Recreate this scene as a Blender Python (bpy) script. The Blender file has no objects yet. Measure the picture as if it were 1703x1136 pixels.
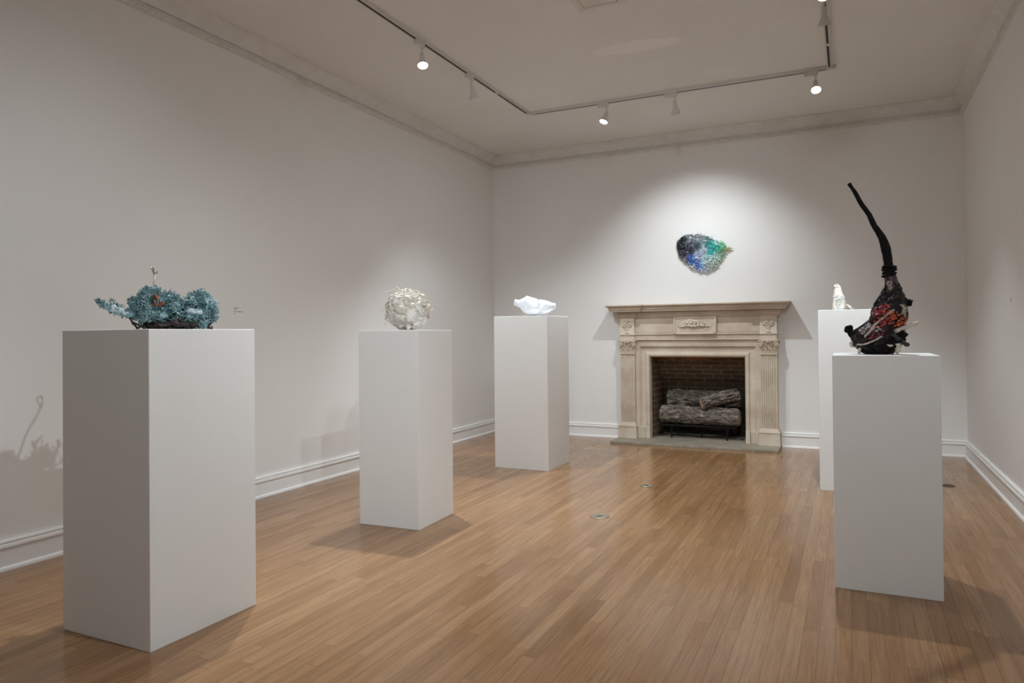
import bpy, math, random
from mathutils import Vector, Matrix, Quaternion, noise

random.seed(7)
S = bpy.context.scene
COL = S.collection
PI = math.pi

# ------------------------------------------------------------------ camera
cam_d = bpy.data.cameras.new('camera')
cam_d.sensor_width = 36.0
cam_d.lens = 25.0013
cam_d.shift_y = -22.599 / 1703.0
cam_d.clip_start = 0.05
cam = bpy.data.objects.new('camera', cam_d)
COL.objects.link(cam)
_r = Vector((0.903629, 0.428216, -0.009303))
_u = Vector((0.012198, -0.004019, 0.999918))
_f = Vector((-0.428143, 0.903667, 0.008855))
M = Matrix.Identity(4)
for i in range(3):
    M[i][0] = _r[i]; M[i][1] = _u[i]; M[i][2] = -_f[i]
M.translation = Vector((3.98191, -7.90284, 1.2))
cam.matrix_world = M
S.camera = cam

# ------------------------------------------------------------------ world and exposure
w = bpy.data.worlds.new('world')
S.world = w
w.use_nodes = True
w.node_tree.nodes['Background'].inputs[0].default_value = (0.8, 0.85, 1, 1)
w.node_tree.nodes['Background'].inputs[1].default_value = 0.05
S.view_settings.view_transform = 'Standard'
S.view_settings.look = 'None'
S.view_settings.gamma = 1.0
S.view_settings.use_curve_mapping = False
S.view_settings.exposure = 0.05
try:
    S.cycles.max_bounces = 14
    S.cycles.diffuse_bounces = 10
    S.cycles.sample_clamp_indirect = 6.0
except Exception:
    pass
LAMP_COL = (0.885, 0.957, 1.0)
LAMP_W = 175.0

# ------------------------------------------------------------------ dimensions of the room
XR, YN, ZC = 4.98, -9.7, 3.40       # right wall, near wall, ceiling (left wall x=0, back wall y=0)

# ------------------------------------------------------------------ mesh helpers
CLAMP = [False]
class MB:
    def __init__(s):
        s.v = []; s.f = []; s.c = []; s.uv = {}
    def add(s, verts, faces, col=None):
        o = len(s.v)
        s.v.extend([tuple(p) for p in verts])
        s.f.extend([tuple(i + o for i in q) for q in faces])
        s.c.extend([col or (1, 1, 1)] * len(verts))
        return o
    def box(s, x0, x1, y0, y1, z0, z1, col=None):
        s.add([(x0, y0, z0), (x1, y0, z0), (x1, y1, z0), (x0, y1, z0), (x0, y0, z1), (x1, y0, z1), (x1, y1, z1), (x0, y1, z1)],
              [(0, 3, 2, 1), (4, 5, 6, 7), (0, 1, 5, 4), (1, 2, 6, 5), (2, 3, 7, 6), (3, 0, 4, 7)], col)
    def loft(s, rings, cap=True, closed=True, col=None):
        n = len(rings[0]); vs = [p for r in rings for p in r]; fs = []
        for i in range(len(rings) - 1):
            for j in range(n if closed else n - 1):
                k = (j + 1) % n
                fs.append((i * n + j, i * n + k, (i + 1) * n + k, (i + 1) * n + j))
        if cap:
            fs.append(tuple(range(n - 1, -1, -1)))
            fs.append(tuple((len(rings) - 1) * n + j for j in range(n)))
        s.add(vs, fs, col)
    def tube(s, path, rad, n=6, cap=True, col=None, flat=1.0):
        P = [Vector(p) for p in path]
        if not hasattr(rad, '__len__'): rad = [rad] * len(P)
        t0 = (P[1] - P[0]).normalized()
        a = t0.orthogonal().normalized()
        rings = []
        for i, p in enumerate(P):
            t = (P[min(i + 1, len(P) - 1)] - P[max(i - 1, 0)])
            if t.length < 1e-9: t = t0
            t = t.normalized()
            a = (a - t * a.dot(t))
            if a.length < 1e-6: a = t.orthogonal()
            a = a.normalized(); b = t.cross(a)
            rings.append([p + (a * math.cos(2 * PI * k / n) + b * math.sin(2 * PI * k / n) * flat) * rad[i] for k in range(n)])
        s.loft(rings, cap, True, col)
    def blob(s, c, r, seg=10, rings=7, amp=0.0, freq=10.0, rot=None, col=None, seed=0.0):
        c = Vector(c); vs = []; fs = []
        rr = r if hasattr(r, '__len__') else (r, r, r)
        for i in range(rings + 1):
            th = PI * i / rings
            for j in range(seg):
                ph = 2 * PI * j / seg
                d = Vector((math.sin(th) * math.cos(ph), math.sin(th) * math.sin(ph), math.cos(th)))
                k = 1.0
                q = Vector((d.x * rr[0], d.y * rr[1], d.z * rr[2]))
                if rot is not None: q = rot @ q
                if amp: k = 1 + amp * noise.noise((c + q) * freq + Vector((seed, seed * 2, 0)))
                vs.append(c + q * k)
        for i in range(rings):
            for j in range(seg):
                k = (j + 1) % seg
                fs.append((i * seg + j, (i + 1) * seg + j, (i + 1) * seg + k, i * seg + k))
        s.add(vs, fs, col)
    def build(s, name, mat, parent=None, smooth=None, loc=None, cols=False, uv=None):
        if CLAMP[0]: s.v = [(a, b, max(0.0004, c)) for a, b, c in s.v]
        me = bpy.data.meshes.new(name)
        me.from_pydata(s.v, [], s.f)
        me.validate(clean_customdata=False)
        if cols and len(me.vertices) == len(s.c):
            at = me.color_attributes.new('Col', 'FLOAT_COLOR', 'POINT')
            flat = []
            for c in s.c: flat.extend((c[0], c[1], c[2], 1.0))
            at.data.foreach_set('color', flat)
        if uv:
            ul = me.uv_layers.new(name='UVMap')
            for lp in me.loops:
                ul.data[lp.index].uv = uv(me.vertices[lp.vertex_index].co)
        me.materials.append(mat)
        if smooth is not None:
            me.polygons.foreach_set('use_smooth', [True] * len(me.polygons))
            if smooth < 179: me.set_sharp_from_angle(angle=math.radians(smooth))
        me.update()
        o = bpy.data.objects.new(name, me)
        COL.objects.link(o)
        if parent is not None: o.parent = parent
        if loc is not None: o.location = loc
        return o

def bevel(o, wd=0.002, seg=2):
    b = o.modifiers.new('bevel', 'BEVEL'); b.width = wd; b.segments = seg; b.limit_method = 'ANGLE'
    return o
def tag(o, label, cat, group=None):
    o['label'] = label; o['category'] = cat
    if group: o['group'] = group
    return o
def thing(name, label, cat, loc=(0, 0, 0), rz=0.0, group=None):
    o = bpy.data.objects.new(name, None); COL.objects.link(o)
    o.location = loc; o.rotation_euler = (0, 0, rz); o.empty_display_size = 0.1
    return tag(o, label, cat, group)
def struct(o):
    o['kind'] = 'structure'; return o

# ------------------------------------------------------------------ material helpers
class NT:
    def __init__(s, name):
        s.m = bpy.data.materials.new(name); s.m.use_nodes = True
        s.t = s.m.node_tree; s.b = s.t.nodes['Principled BSDF']
    def n(s, typ, **kw):
        nd = s.t.nodes.new(typ)
        for k, v in kw.items(): setattr(nd, k, v)
        return nd
    def l(s, a, b): s.t.links.new(a, b)
    def put(s, sock, v):
        if isinstance(v, bpy.types.NodeSocket): s.l(v, sock)
        else: sock.default_value = v
    def math(s, op, a, b=0.0, c=None):
        nd = s.n('ShaderNodeMath', operation=op)
        s.put(nd.inputs[0], a); s.put(nd.inputs[1], b)
        if c is not None: s.put(nd.inputs[2], c)
        return nd.outputs[0]
    def mix(s, fac, a, b, mode='MIX'):
        nd = s.n('ShaderNodeMix', data_type='RGBA', blend_type=mode)
        s.put(nd.inputs[0], fac)
        for sk, v in ((nd.inputs[6], a), (nd.inputs[7], b)):
            if isinstance(v, bpy.types.NodeSocket): s.l(v, sk)
            else: sk.default_value = (v[0], v[1], v[2], 1)
        return nd.outputs[2]
    def coord(s, which='Object', scale=None, loc=None):
        tc = s.n('ShaderNodeTexCoord'); o = tc.outputs[which]
        if scale or loc:
            mp = s.n('ShaderNodeMapping'); s.l(o, mp.inputs[0])
            if scale: mp.inputs[3].default_value = scale
            if loc: mp.inputs[1].default_value = loc
            o = mp.outputs[0]
        return o
    def noise(s, vec, scale=5, detail=3, rough=0.5, dist=0.0):
        nd = s.n('ShaderNodeTexNoise'); s.l(vec, nd.inputs['Vector'])
        nd.inputs['Scale'].default_value = scale; nd.inputs['Detail'].default_value = detail
        nd.inputs['Roughness'].default_value = rough; nd.inputs['Distortion'].default_value = dist
        return nd.outputs['Fac']
    def ramp(s, fac, stops):
        nd = s.n('ShaderNodeValToRGB'); s.l(fac, nd.inputs[0])
        el = nd.color_ramp.elements
        while len(el) < len(stops): el.new(0.5)
        for e, (p, c) in zip(el, stops):
            e.position = p; e.color = (c[0], c[1], c[2], 1) if hasattr(c, '__len__') else (c, c, c, 1)
        return nd.outputs[0]
    def bump(s, h, strength=0.3, dist=0.01):
        nd = s.n('ShaderNodeBump'); s.l(h, nd.inputs['Height'])
        nd.inputs['Strength'].default_value = strength; nd.inputs['Distance'].default_value = dist
        s.l(nd.outputs[0], s.b.inputs['Normal'])
    def fin(s, col=None, rough=None, metal=None, spec=None):
        if col is not None:
            if isinstance(col, bpy.types.NodeSocket): s.l(col, s.b.inputs['Base Color'])
            else: s.b.inputs['Base Color'].default_value = (col[0], col[1], col[2], 1)
        if rough is not None: s.put(s.b.inputs['Roughness'], rough)
        if metal is not None: s.b.inputs['Metallic'].default_value = metal
        if spec is not None: s.b.inputs['Specular IOR Level'].default_value = spec
        return s.m

def paint(name, c, rough=0.6, var=0.03, sc=3.0, bump=0.0, bsc=60, spec=0.3, metal=0.0):
    t = NT(name); co = t.coord()
    f = t.noise(co, sc, 4, 0.6)
    lo = [max(0, x * (1 - var)) for x in c]; hi = [min(1, x * (1 + var)) for x in c]
    col = t.ramp(f, [(0.3, lo), (0.7, hi)])
    if bump: t.bump(t.noise(co, bsc, 4, 0.6), bump, 0.01)
    return t.fin(col, rough, metal, spec)

def wall_mat():
    t = NT('wall_paint'); co = t.coord()
    f = t.noise(co, 0.8, 3, 0.5)
    col = t.ramp(f, [(0.35, (0.755, 0.745, 0.73)), (0.65, (0.775, 0.765, 0.75))])
    t.bump(t.noise(co, 140, 2, 0.5), 0.04, 0.004)
    return t.fin(col, 0.62, 0, 0.25)

def ceiling_mat():
    t = NT('ceiling_paint'); co = t.coord()
    base = t.ramp(t.noise(co, 1.4, 4, 0.55), [(0.35, (0.74, 0.725, 0.70)), (0.65, (0.765, 0.75, 0.725))])
    sp = t.n('ShaderNodeSeparateXYZ'); t.l(co, sp.inputs[0])
    wob = t.math('MULTIPLY', t.math('SUBTRACT', t.noise(co, 6, 4, 0.6), 0.5), 0.75)
    def patch(cx, cy, rx, ry, soft, ang):
        ca, sa = math.cos(ang), math.sin(ang)
        dx = t.math('SUBTRACT', sp.outputs[0], cx); dy = t.math('SUBTRACT', sp.outputs[1], cy)
        a = t.math('DIVIDE', t.math('ADD', t.math('MULTIPLY', dx, ca), t.math('MULTIPLY', dy, sa)), rx)
        b = t.math('DIVIDE', t.math('SUBTRACT', t.math('MULTIPLY', dy, ca), t.math('MULTIPLY', dx, sa)), ry)
        d = t.math('SQRT', t.math('ADD', t.math('MULTIPLY', a, a), t.math('MULTIPLY', b, b)))
        d = t.math('ADD', d, wob)
        mr = t.n('ShaderNodeMapRange'); t.l(d, mr.inputs[0])
        mr.inputs[1].default_value = 1.0; mr.inputs[2].default_value = 1.0 - soft
        mr.inputs[3].default_value = 0.0; mr.inputs[4].default_value = 1.0
        return mr.outputs[0]
    # repainted plaster patches: shapes of their own on the ceiling
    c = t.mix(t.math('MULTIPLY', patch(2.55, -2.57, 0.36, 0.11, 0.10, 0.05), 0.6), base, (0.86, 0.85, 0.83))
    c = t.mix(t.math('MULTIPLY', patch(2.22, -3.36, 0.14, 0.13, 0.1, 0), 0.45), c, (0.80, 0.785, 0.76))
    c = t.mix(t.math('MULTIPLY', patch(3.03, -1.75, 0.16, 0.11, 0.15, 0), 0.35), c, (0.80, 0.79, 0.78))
    t.bump(t.noise(co, 9, 3, 0.5), 0.05, 0.01)
    return t.fin(c, 0.7, 0, 0.2)

def floor_mat():
    t = NT('oak_strip_floor'); co = t.coord()
    sp = t.n('ShaderNodeSeparateXYZ'); t.l(co, sp.inputs[0])
    W_, L_ = 0.0585, 0.95
    xs = t.math('DIVIDE', sp.outputs[0], W_)
    i = t.math('FLOOR', xs); fx = t.math('FRACT', xs)
    w1 = t.n('ShaderNodeTexWhiteNoise', noise_dimensions='1D'); t.l(i, w1.inputs['W'])
    ys = t.math('ADD', t.math('DIVIDE', sp.outputs[1], L_), t.math('MULTIPLY', w1.outputs['Value'], 17.3))
    j = t.math('FLOOR', ys); fy = t.math('FRACT', ys)
    cb = t.n('ShaderNodeCombineXYZ'); t.l(i, cb.inputs[0]); t.l(j, cb.inputs[1])
    w2 = t.n('ShaderNodeTexWhiteNoise', noise_dimensions='2D'); t.l(cb.outputs[0], w2.inputs['Vector'])
    rv = w2.outputs['Value']
    tone = t.ramp(rv, [(0.0, (0.236, 0.120, 0.050)), (0.3, (0.285, 0.149, 0.064)), (0.7, (0.315, 0.170, 0.077)), (1.0, (0.350, 0.200, 0.096))])
    # grain, stretched along each strip and shifted from strip to strip
    off = t.n('ShaderNodeCombineXYZ'); t.put(off.inputs[2], t.math('MULTIPLY', rv, 40.0))
    va = t.n('ShaderNodeVectorMath', operation='ADD'); t.l(co, va.inputs[0]); t.l(off.outputs[0], va.inputs[1])
    mp = t.n('ShaderNodeMapping'); t.l(va.outputs[0], mp.inputs[0]); mp.inputs[3].default_value = (120, 4.5, 1)
    g = t.noise(mp.outputs[0], 1.0, 5, 0.65, 0.25)
    mp2 = t.n('ShaderNodeMapping'); t.l(va.outputs[0], mp2.inputs[0]); mp2.inputs[3].default_value = (16, 1.3, 1)
    g2 = t.noise(mp2.outputs[0], 1.0, 3, 0.5, 0.3)
    c = t.mix(t.math('MULTIPLY', t.ramp(g, [(0.35, 1.0), (0.62, 0.0)]), 0.55), tone, (0.135, 0.066, 0.028))
    c = t.mix(t.math('MULTIPLY', t.ramp(g2, [(0.45, 0.0), (0.66, 1.0)]), 0.35), c, (0.38, 0.22, 0.115))
    # large worn areas
    c = t.mix(t.math('MULTIPLY', t.ramp(t.noise(co, 1.1, 3, 0.5), [(0.42, 0.0), (0.66, 1.0)]), 0.18), c, (0.31, 0.19, 0.11))
    ex = t.math('MINIMUM', fx, t.math('SUBTRACT', 1.0, fx))
    ey = t.math('MULTIPLY', t.math('MINIMUM', fy, t.math('SUBTRACT', 1.0, fy)), L_ / W_)
    e = t.math('MINIMUM', ex, ey)
    w3 = t.n('ShaderNodeTexWhiteNoise', noise_dimensions='1D'); t.l(t.math('ADD', i, 0.37), w3.inputs['W'])
    thick = t.math('MULTIPLY_ADD', w3.outputs['Value'], 0.022, 0.012)
    gap = t.math('LESS_THAN', e, thick)
    c = t.mix(t.math('MULTIPLY', gap, 0.5), c, (0.08, 0.04, 0.02))
    t.bump(g, 0.03, 0.0005)
    r = t.ramp(t.noise(co, 5, 4, 0.6), [(0.3, 0.13), (0.7, 0.23)])
    rr = t.n('ShaderNodeRGBToBW'); t.l(r, rr.inputs[0])
    t.fin(c, rr.outputs[0], 0, 0.33)
    return t.m

def stone_mat():
    t = NT('limestone'); co = t.coord()
    f = t.noise(co, 4, 5, 0.6); f2 = t.noise(co, 45, 3, 0.6)
    c = t.ramp(f, [(0.3, (0.46, 0.375, 0.29)), (0.52, (0.585, 0.50, 0.405)), (0.72, (0.68, 0.605, 0.515))])
    c = t.mix(t.math('MULTIPLY', f2, 0.3), c, (0.46, 0.37, 0.27))
    t.bump(f2, 0.15, 0.004)
    return t.fin(c, 0.7, 0, 0.25)

def slate_mat():
    t = NT('hearth_slate'); co = t.coord()
    f = t.noise(t.coord('Object', (2, 9, 2)), 2.5, 5, 0.65)
    c = t.ramp(f, [(0.3, (0.20, 0.172, 0.130)), (0.55, (0.30, 0.262, 0.205)), (0.75, (0.42, 0.38, 0.31))])
    c = t.mix(t.ramp(t.noise(co, 38, 2, 0.7), [(0.66, 0.0), (0.72, 1.0)]), c, (0.52, 0.48, 0.42))
    t.bump(f, 0.2, 0.005)
    return t.fin(c, 0.55, 0, 0.35)

def brick_mat():
    t = NT('firebrick'); uv = t.coord('UV')
    bt = t.n('ShaderNodeTexBrick'); t.l(uv, bt.inputs['Vector'])
    bt.offset = 0.5; bt.squash = 1.0
    bt.inputs['Scale'].default_value = 1.0
    bt.inputs['Brick Width'].default_value = 0.205; bt.inputs['Row Height'].default_value = 0.0675
    bt.inputs['Mortar Size'].default_value = 0.005; bt.inputs['Mortar Smooth'].default_value = 0.2
    bt.inputs['Bias'].default_value = -0.1
    bt.inputs['Color1'].default_value = (0.17, 0.115, 0.075, 1); bt.inputs['Color2'].default_value = (0.11, 0.072, 0.046, 1)
    bt.inputs['Mortar'].default_value = (0.36, 0.29, 0.21, 1)
    n_ = t.noise(t.coord(), 30, 4, 0.6)
    c = t.mix(t.math('MULTIPLY', n_, 0.55), bt.outputs['Color'], (0.06, 0.04, 0.028))
    sp = t.n('ShaderNodeSeparateXYZ'); t.l(t.coord(), sp.inputs[0])
    # uneven darkening of the brick, stronger toward the back and the bottom
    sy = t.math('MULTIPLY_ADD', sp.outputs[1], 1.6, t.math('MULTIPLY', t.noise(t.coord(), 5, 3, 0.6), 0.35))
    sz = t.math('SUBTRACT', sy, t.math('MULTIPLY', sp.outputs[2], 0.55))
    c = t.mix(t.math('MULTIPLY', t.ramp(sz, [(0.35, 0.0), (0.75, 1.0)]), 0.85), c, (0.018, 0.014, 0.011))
    inv = t.math('SUBTRACT', 1.0, bt.outputs['Fac'])
    t.bump(inv, 0.5, 0.006)
    return t.fin(c, 0.85, 0, 0.15)

def bark_mat():
    t = NT('log_bark'); co = t.coord('Object', (12, 30, 30))
    f = t.noise(co, 1.0, 6, 0.7, 0.8)
    geo = t.n('ShaderNodeNewGeometry')
    pt = t.ramp(geo.outputs['Pointiness'], [(0.44, 0.0), (0.56, 1.0)])
    c = t.ramp(f, [(0.34, (0.08, 0.062, 0.05)), (0.5, (0.24, 0.20, 0.165)), (0.66, (0.52, 0.46, 0.40))])
    c = t.mix(pt, (0.03, 0.022, 0.018), c)
    t.bump(f, 1.0, 0.02)
    return t.fin(c, 0.85, 0, 0.2)

def attr_mat(name, rough=0.5, spec=0.4, bump=0.0, bsc=60, metal=0.0):
    t = NT(name)
    a = t.n('ShaderNodeAttribute', attribute_name='Col')
    if bump: t.bump(t.noise(t.coord(), bsc, 4, 0.6), bump, 0.01)
    return t.fin(a.outputs['Color'], rough, metal, spec)

def emit_mat(name, c, st):
    t = NT(name)
    t.b.inputs['Base Color'].default_value = (1, 1, 1, 1)
    t.b.inputs['Emission Color'].default_value = (c[0], c[1], c[2], 1)
    t.b.inputs['Emission Strength'].default_value = st
    return t.m

M_wall = wall_mat(); M_ceil = ceiling_mat(); M_floor = floor_mat()
M_trim = paint('trim_paint', (0.80, 0.79, 0.775), 0.4, 0.01, 2, spec=0.4)
M_crown = paint('crown_plaster', (0.68, 0.66, 0.63), 0.65, 0.06, 8, 0.35, 16, 0.2)
M_ped = paint('pedestal_paint', (0.80, 0.80, 0.79), 0.5, 0.012, 2.5, 0.02, 90, 0.3)
M_stone = stone_mat(); M_slate = slate_mat(); M_brick = brick_mat(); M_bark = bark_mat()
M_iron = paint('black_iron', (0.009, 0.0085, 0.008), 0.75, 0.3, 12, 0.2, 60, 0.15)
M_soot = paint('soot', (0.03, 0.024, 0.019), 0.9, 0.5, 5)
M_rust = paint('rusty_lintel', (0.22, 0.10, 0.035), 0.8, 0.5, 14, 0.3, 60)
M_cut = paint('sawn_wood', (0.55, 0.42, 0.30), 0.75, 0.25, 25, 0.2, 80)
M_fix = paint('track_enamel', (0.62, 0.60, 0.57), 0.45, 0.02, 5, spec=0.4)
M_slot = paint('track_slot', (0.03, 0.028, 0.025), 0.6, 0.1)
M_lens = emit_mat('lamp_lens', (1.0, 0.99, 0.98), 7.0)
M_vent = paint('vent_metal', (0.68, 0.66, 0.62), 0.5, 0.02)
M_brass = paint('outlet_brass', (0.30, 0.26, 0.19), 0.35, 0.2, 40, spec=0.5, metal=0.6)
M_brassd = paint('outlet_dark', (0.07, 0.055, 0.04), 0.5, 0.2, 40)
M_text = paint('vinyl_text', (0.10, 0.095, 0.09), 0.6, 0.05)

# ================================================================== SETTING
m = MB(); m.box(-0.2, XR + 0.2, YN - 0.2, 0.2, -0.12, 0.0)
struct(m.build('floor', M_floor))
m = MB(); m.box(-0.2, XR + 0.2, YN - 0.2, 0.2, ZC, ZC + 0.12)
struct(m.build('ceiling', M_ceil))
m = MB(); m.box(-0.15, 0.0, YN - 0.15, 0.15, 0, ZC)
struct(m.build('wall_left', M_wall))
m = MB(); m.box(XR, XR + 0.15, YN - 0.15, 0.15, 0, ZC)
struct(m.build('wall_right', M_wall))
m = MB(); m.box(0, XR, YN - 0.15, YN, 0, ZC)
struct(m.build('wall_near', M_wall))
# back wall with the firebox opening
OX0, OX1, OZ = 1.905, 3.05, 1.0
m = MB()
m.box(0, OX0, 0, 0.15, 0, ZC); m.box(OX1, XR, 0, 0.15, 0, ZC); m.box(OX0, OX1, 0, 0.15, OZ, ZC)
struct(m.build('wall_back', M_wall))

# mouldings: a profile (distance from wall, height) run along a wall
def run(mb, prof, wall, a, b, ma=0, mb_=0):
    if wall == 'left': P = lambda d, z, t: (d, t, z)
    elif wall == 'right': P = lambda d, z, t: (XR - d, t, z)
    elif wall == 'back': P = lambda d, z, t: (t, -d, z)
    else: P = lambda d, z, t: (t, YN + d, z)
    # ma, mb_: mitre direction at either end
    rings = [[P(d, z, a + ma * d) for d, z in prof], [P(d, z, b + mb_ * d) for d, z in prof]]
    mb.loft(rings, True, True)

BASE = [(0, 0), (0.034, 0), (0.034, 0.008), (0.031, 0.016), (0.024, 0.021), (0.020, 0.022), (0.020, 0.104), (0.017, 0.108), (0.017, 0.112),
        (0.026, 0.114), (0.028, 0.122), (0.026, 0.133), (0.017, 0.137), (0.015, 0.140), (0.021, 0.143), (0.021, 0.150), (0.016, 0.157), (0, 0.157)]
def baseboard(name, wall, spans):
    m = MB()
    for sp_ in spans: run(m, BASE, wall, *sp_)
    return struct(m.build(name, M_trim))
baseboard('baseboard_left', 'left', [(YN, 0.0, 1, -1)])
baseboard('baseboard_back', 'back', [(0.0, 1.619, 1, 0), (3.337, XR, 0, -1)])
baseboard('baseboard_right', 'right', [(YN, 0.0, 1, -1)])
baseboard('baseboard_near', 'near', [(0.0, XR, 1, -1)])

CROWN = [(0, 3.242), (0.016, 3.242), (0.024, 3.246), (0.027, 3.258), (0.024, 3.270), (0.016, 3.275), (0.002, 3.277), (0.002, 3.302), (0.016, 3.303), (0.019, 3.310),
         (0.024, 3.326), (0.040, 3.353), (0.064, 3.374), (0.084, 3.384), (0.086, 3.387), (0.094, 3.388), (0.098, 3.394), (0.096, 3.400), (0, 3.400)]
def crown(name, wall, a, b):
    m = MB(); run(m, CROWN, wall, a, b, 1 if wall == 'back' else 0, -1)
    n_ = int(abs(b - a) / 0.046)
    if wall == 'left': P = lambda d, z, t: Vector((d, t, z)); ax = (0.006, 0.016, 0.014)
    elif wall == 'right': P = lambda d, z, t: Vector((XR - d, t, z)); ax = (0.006, 0.016, 0.014)
    else: P = lambda d, z, t: Vector((t, -d if wall == 'back' else YN + d, z)); ax = (0.016, 0.006, 0.014)
    for k in range(n_):
        t = a + (k + 0.5) * (b - a) / n_
        m.blob(P(0.025, 3.258, t), ax, 7, 4)
        t2 = a + (k + 1.0) * (b - a) / n_
        m.blob(P(0.026, 3.250, t2), (ax[0] * 0.8, 0.004 if ax[1] > 0.01 else ax[1], 0.010) if wall in ('left', 'right') else (0.004, ax[1] * 0.8, 0.010), 6, 4)
    return struct(m.build(name, M_crown, smooth=40))
crown('trim_1', 'left', YN, 0.0)
crown('trim_2', 'back', 0.0, XR)
crown('trim_3', 'right', YN, 0.0)

# ================================================================== PEDESTALS
def pedestal(x, y, w_, d_, h, a, label):
    m = MB(); m.box(-w_ / 2, w_ / 2, -d_ / 2, d_ / 2, 0.0, h)
    o = bevel(m.build('pedestal', M_ped), 0.0025, 2)
    o.location = (x, y, 0); o.rotation_euler = (0, 0, a)
    return tag(o, label, 'pedestal', 'white painted plinths in the gallery')
pedestal(1.5679 - 0.2637, -6.0416 + 0.2661, 0.5275, 0.5322, 1.2329, -0.0058, 'large white pedestal nearest the left wall, carrying the blue-green coral sculpture')
pedestal(1.584 - 0.226, -4.1986 + 0.214, 0.4374, 0.4432, 1.2314, 0.0338, 'slim white pedestal carrying the round cream ball sculpture')
pedestal(1.6002 - 0.261, -2.156 + 0.258, 0.5221, 0.5162, 1.3602, 0, 'white pedestal carrying the crushed white bottle sculpture')
pedestal(3.9087 + 0.219, -4.2432 + 0.219, 0.4385, 0.4385, 1.0868, 0.0018, 'short grey-white pedestal at right carrying the tall black netted sculpture')
pedestal(3.7697 + 0.225, -2.0424 + 0.225, 0.45, 0.45, 1.3601, 0, 'bright white pedestal partly hidden behind the black sculpture pedestal')

# ================================================================== TRACK LIGHTING
def track(name, label, p0, p1, gaps):
    t = thing(name, label, 'lighting track', (p0[0], p0[1], ZC), 0, 'ceiling lighting tracks')
    d = Vector((p1[0] - p0[0], p1[1] - p0[1], 0)); L = d.length
    t.rotation_euler = (0, 0, math.atan2(d.y, d.x))
    m = MB(); m.box(0, L, -0.018, 0.018, -0.024, 0)
    m.box(0, L, -0.0185, -0.011, -0.027, -0.024); m.box(0, L, 0.011, 0.0185, -0.027, -0.024)
    m.build('rail', M_fix, t)
    m = MB()
    for a, b in gaps: m.box(a, b, -0.008, 0.008, -0.0262, -0.0242)
    m.build('slot', M_slot, t)
    return t
TL, TR, TB = 1.135, 3.862, -1.455
track('lighting_track', 'white lighting track running along the left side of the ceiling', (TL, -8.6), (TL, TB), [(0.03, 4.35), (4.40, 6.40), (6.46, 7.08)])
track('lighting_track', 'white lighting track across the ceiling in front of the fireplace wall', (TL + 0.018, TB), (TR + 0.05, TB), [(0.05, 2.68)])
track('lighting_track', 'white lighting track running along the right side of the ceiling', (TR, TB - 0.018), (TR, -8.6), [(0.03, 0.5), (0.56, 3.0), (3.06, 7.0)])

def lamp(x, y, along, aim, label, power=1.0, ang=100, blend=1.0, stem=1, pz=3.278, tint=None):
    t = thing('track_light', label, 'spotlight', (x, y, 3.373), 0, 'spotlights on the ceiling tracks')
    m = MB()
    if along == 'y': m.box(-0.016, 0.016, -0.055, 0.055, -0.034, 0.0)
    else: m.box(-0.055, 0.055, -0.016, 0.016, -0.034, 0.0)
    bevel(m.build('adapter', M_fix, t), 0.003)
    off = Vector((0, 0.035 * stem, 0)) if along == 'y' else Vector((0.035 * stem, 0, 0))
    pz = pz - 3.373
    m = MB(); m.tube([off + Vector((0, 0, -0.033)), off + Vector((0, 0, -0.048))], [0.016, 0.010], 12)
    m.tube([off + Vector((0, 0, -0.046)), off + Vector((0, 0, pz))], 0.006, 8)
    m.build('stem', M_fix, t, 40)
    piv = off + Vector((0, 0, pz))
    d = (Vector(aim) - (Vector((x, y, 3.373)) + piv)).normalized()
    q = d.to_track_quat('-Z', 'Y')
    m = MB()
    prof = [(0.004, 0.022), (0.016, 0.020), (0.018, 0.0), (0.018, -0.028), (0.021, -0.042), (0.032, -0.064), (0.041, -0.082), (0.042, -0.094), (0.039, -0.094), (0.036, -0.088), (0.0355, -0.086)]
    m.loft([[(r * math.cos(2 * PI * k / 24), r * math.sin(2 * PI * k / 24), z) for k in range(24)] for r, z in prof], True)
    hd = m.build('lamp_head', M_fix, t, 35)
    hd.rotation_mode = 'QUATERNION'; hd.rotation_quaternion = q; hd.location = piv
    m = MB(); m.loft([[(r * math.cos(2 * PI * k / 24), r * math.sin(2 * PI * k / 24), z) for k in range(24)] for r, z in [(0.0355, -0.087), (0.027, -0.090), (0.010, -0.092)]], True)
    m.build('lens', M_lens, hd, 60)['label'] = 'glowing white lamp lens'
    ld = bpy.data.lights.new('spot', 'SPOT'); ld.energy = LAMP_W * power; ld.color = tint or LAMP_COL
    ld.spot_size = math.radians(ang); ld.spot_blend = blend; ld.shadow_soft_size = 0.018
    lo = bpy.data.objects.new('spot_beam', ld); COL.objects.link(lo); lo.parent = hd
    lo.location = (0, 0, -0.105 - 0.0)
    return t
lamp(TL, -3.45, 'y', (1.7, -4.05, 1.2), 'lit spotlight nearest the camera on the left track in view', 1.606, 74, 1.0, 1)
lamp(TL, -2.68, 'y', (1.27, -1.85, 1.3), 'spotlight on the left track turned away, lens hidden', 1.019, 100, 1.0, 1)
lamp(1.90, TB, 'x', (1.5, -2.15, 1.36), 'lit spotlight at the left end of the track facing the fireplace', 1.405, 78, 1.0, 1)
lamp(2.545, TB, 'x', (2.52, 0.0, 1.3), 'spotlight pointing at the wall relief above the fireplace, lens hidden', 0.735, 94, 1.0, 1)
lamp(3.72, TB, 'x', (3.9, -3.0, 0.9), 'lit spotlight at the right corner of the tracks', 0.293, 70, 1.0, 1)
lamp(TR, -2.93, 'y', (3.9, -1.9, 1.2), 'spotlight on the right track turned away toward the far pedestal', 1.337, 70, 1.0, 1)
lamp(TR, -3.30, 'y', (4.1, -4.02, 1.3), 'lit spotlight cut by the top edge above the right track', 0.856, 110, 1.0, 1)
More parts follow.
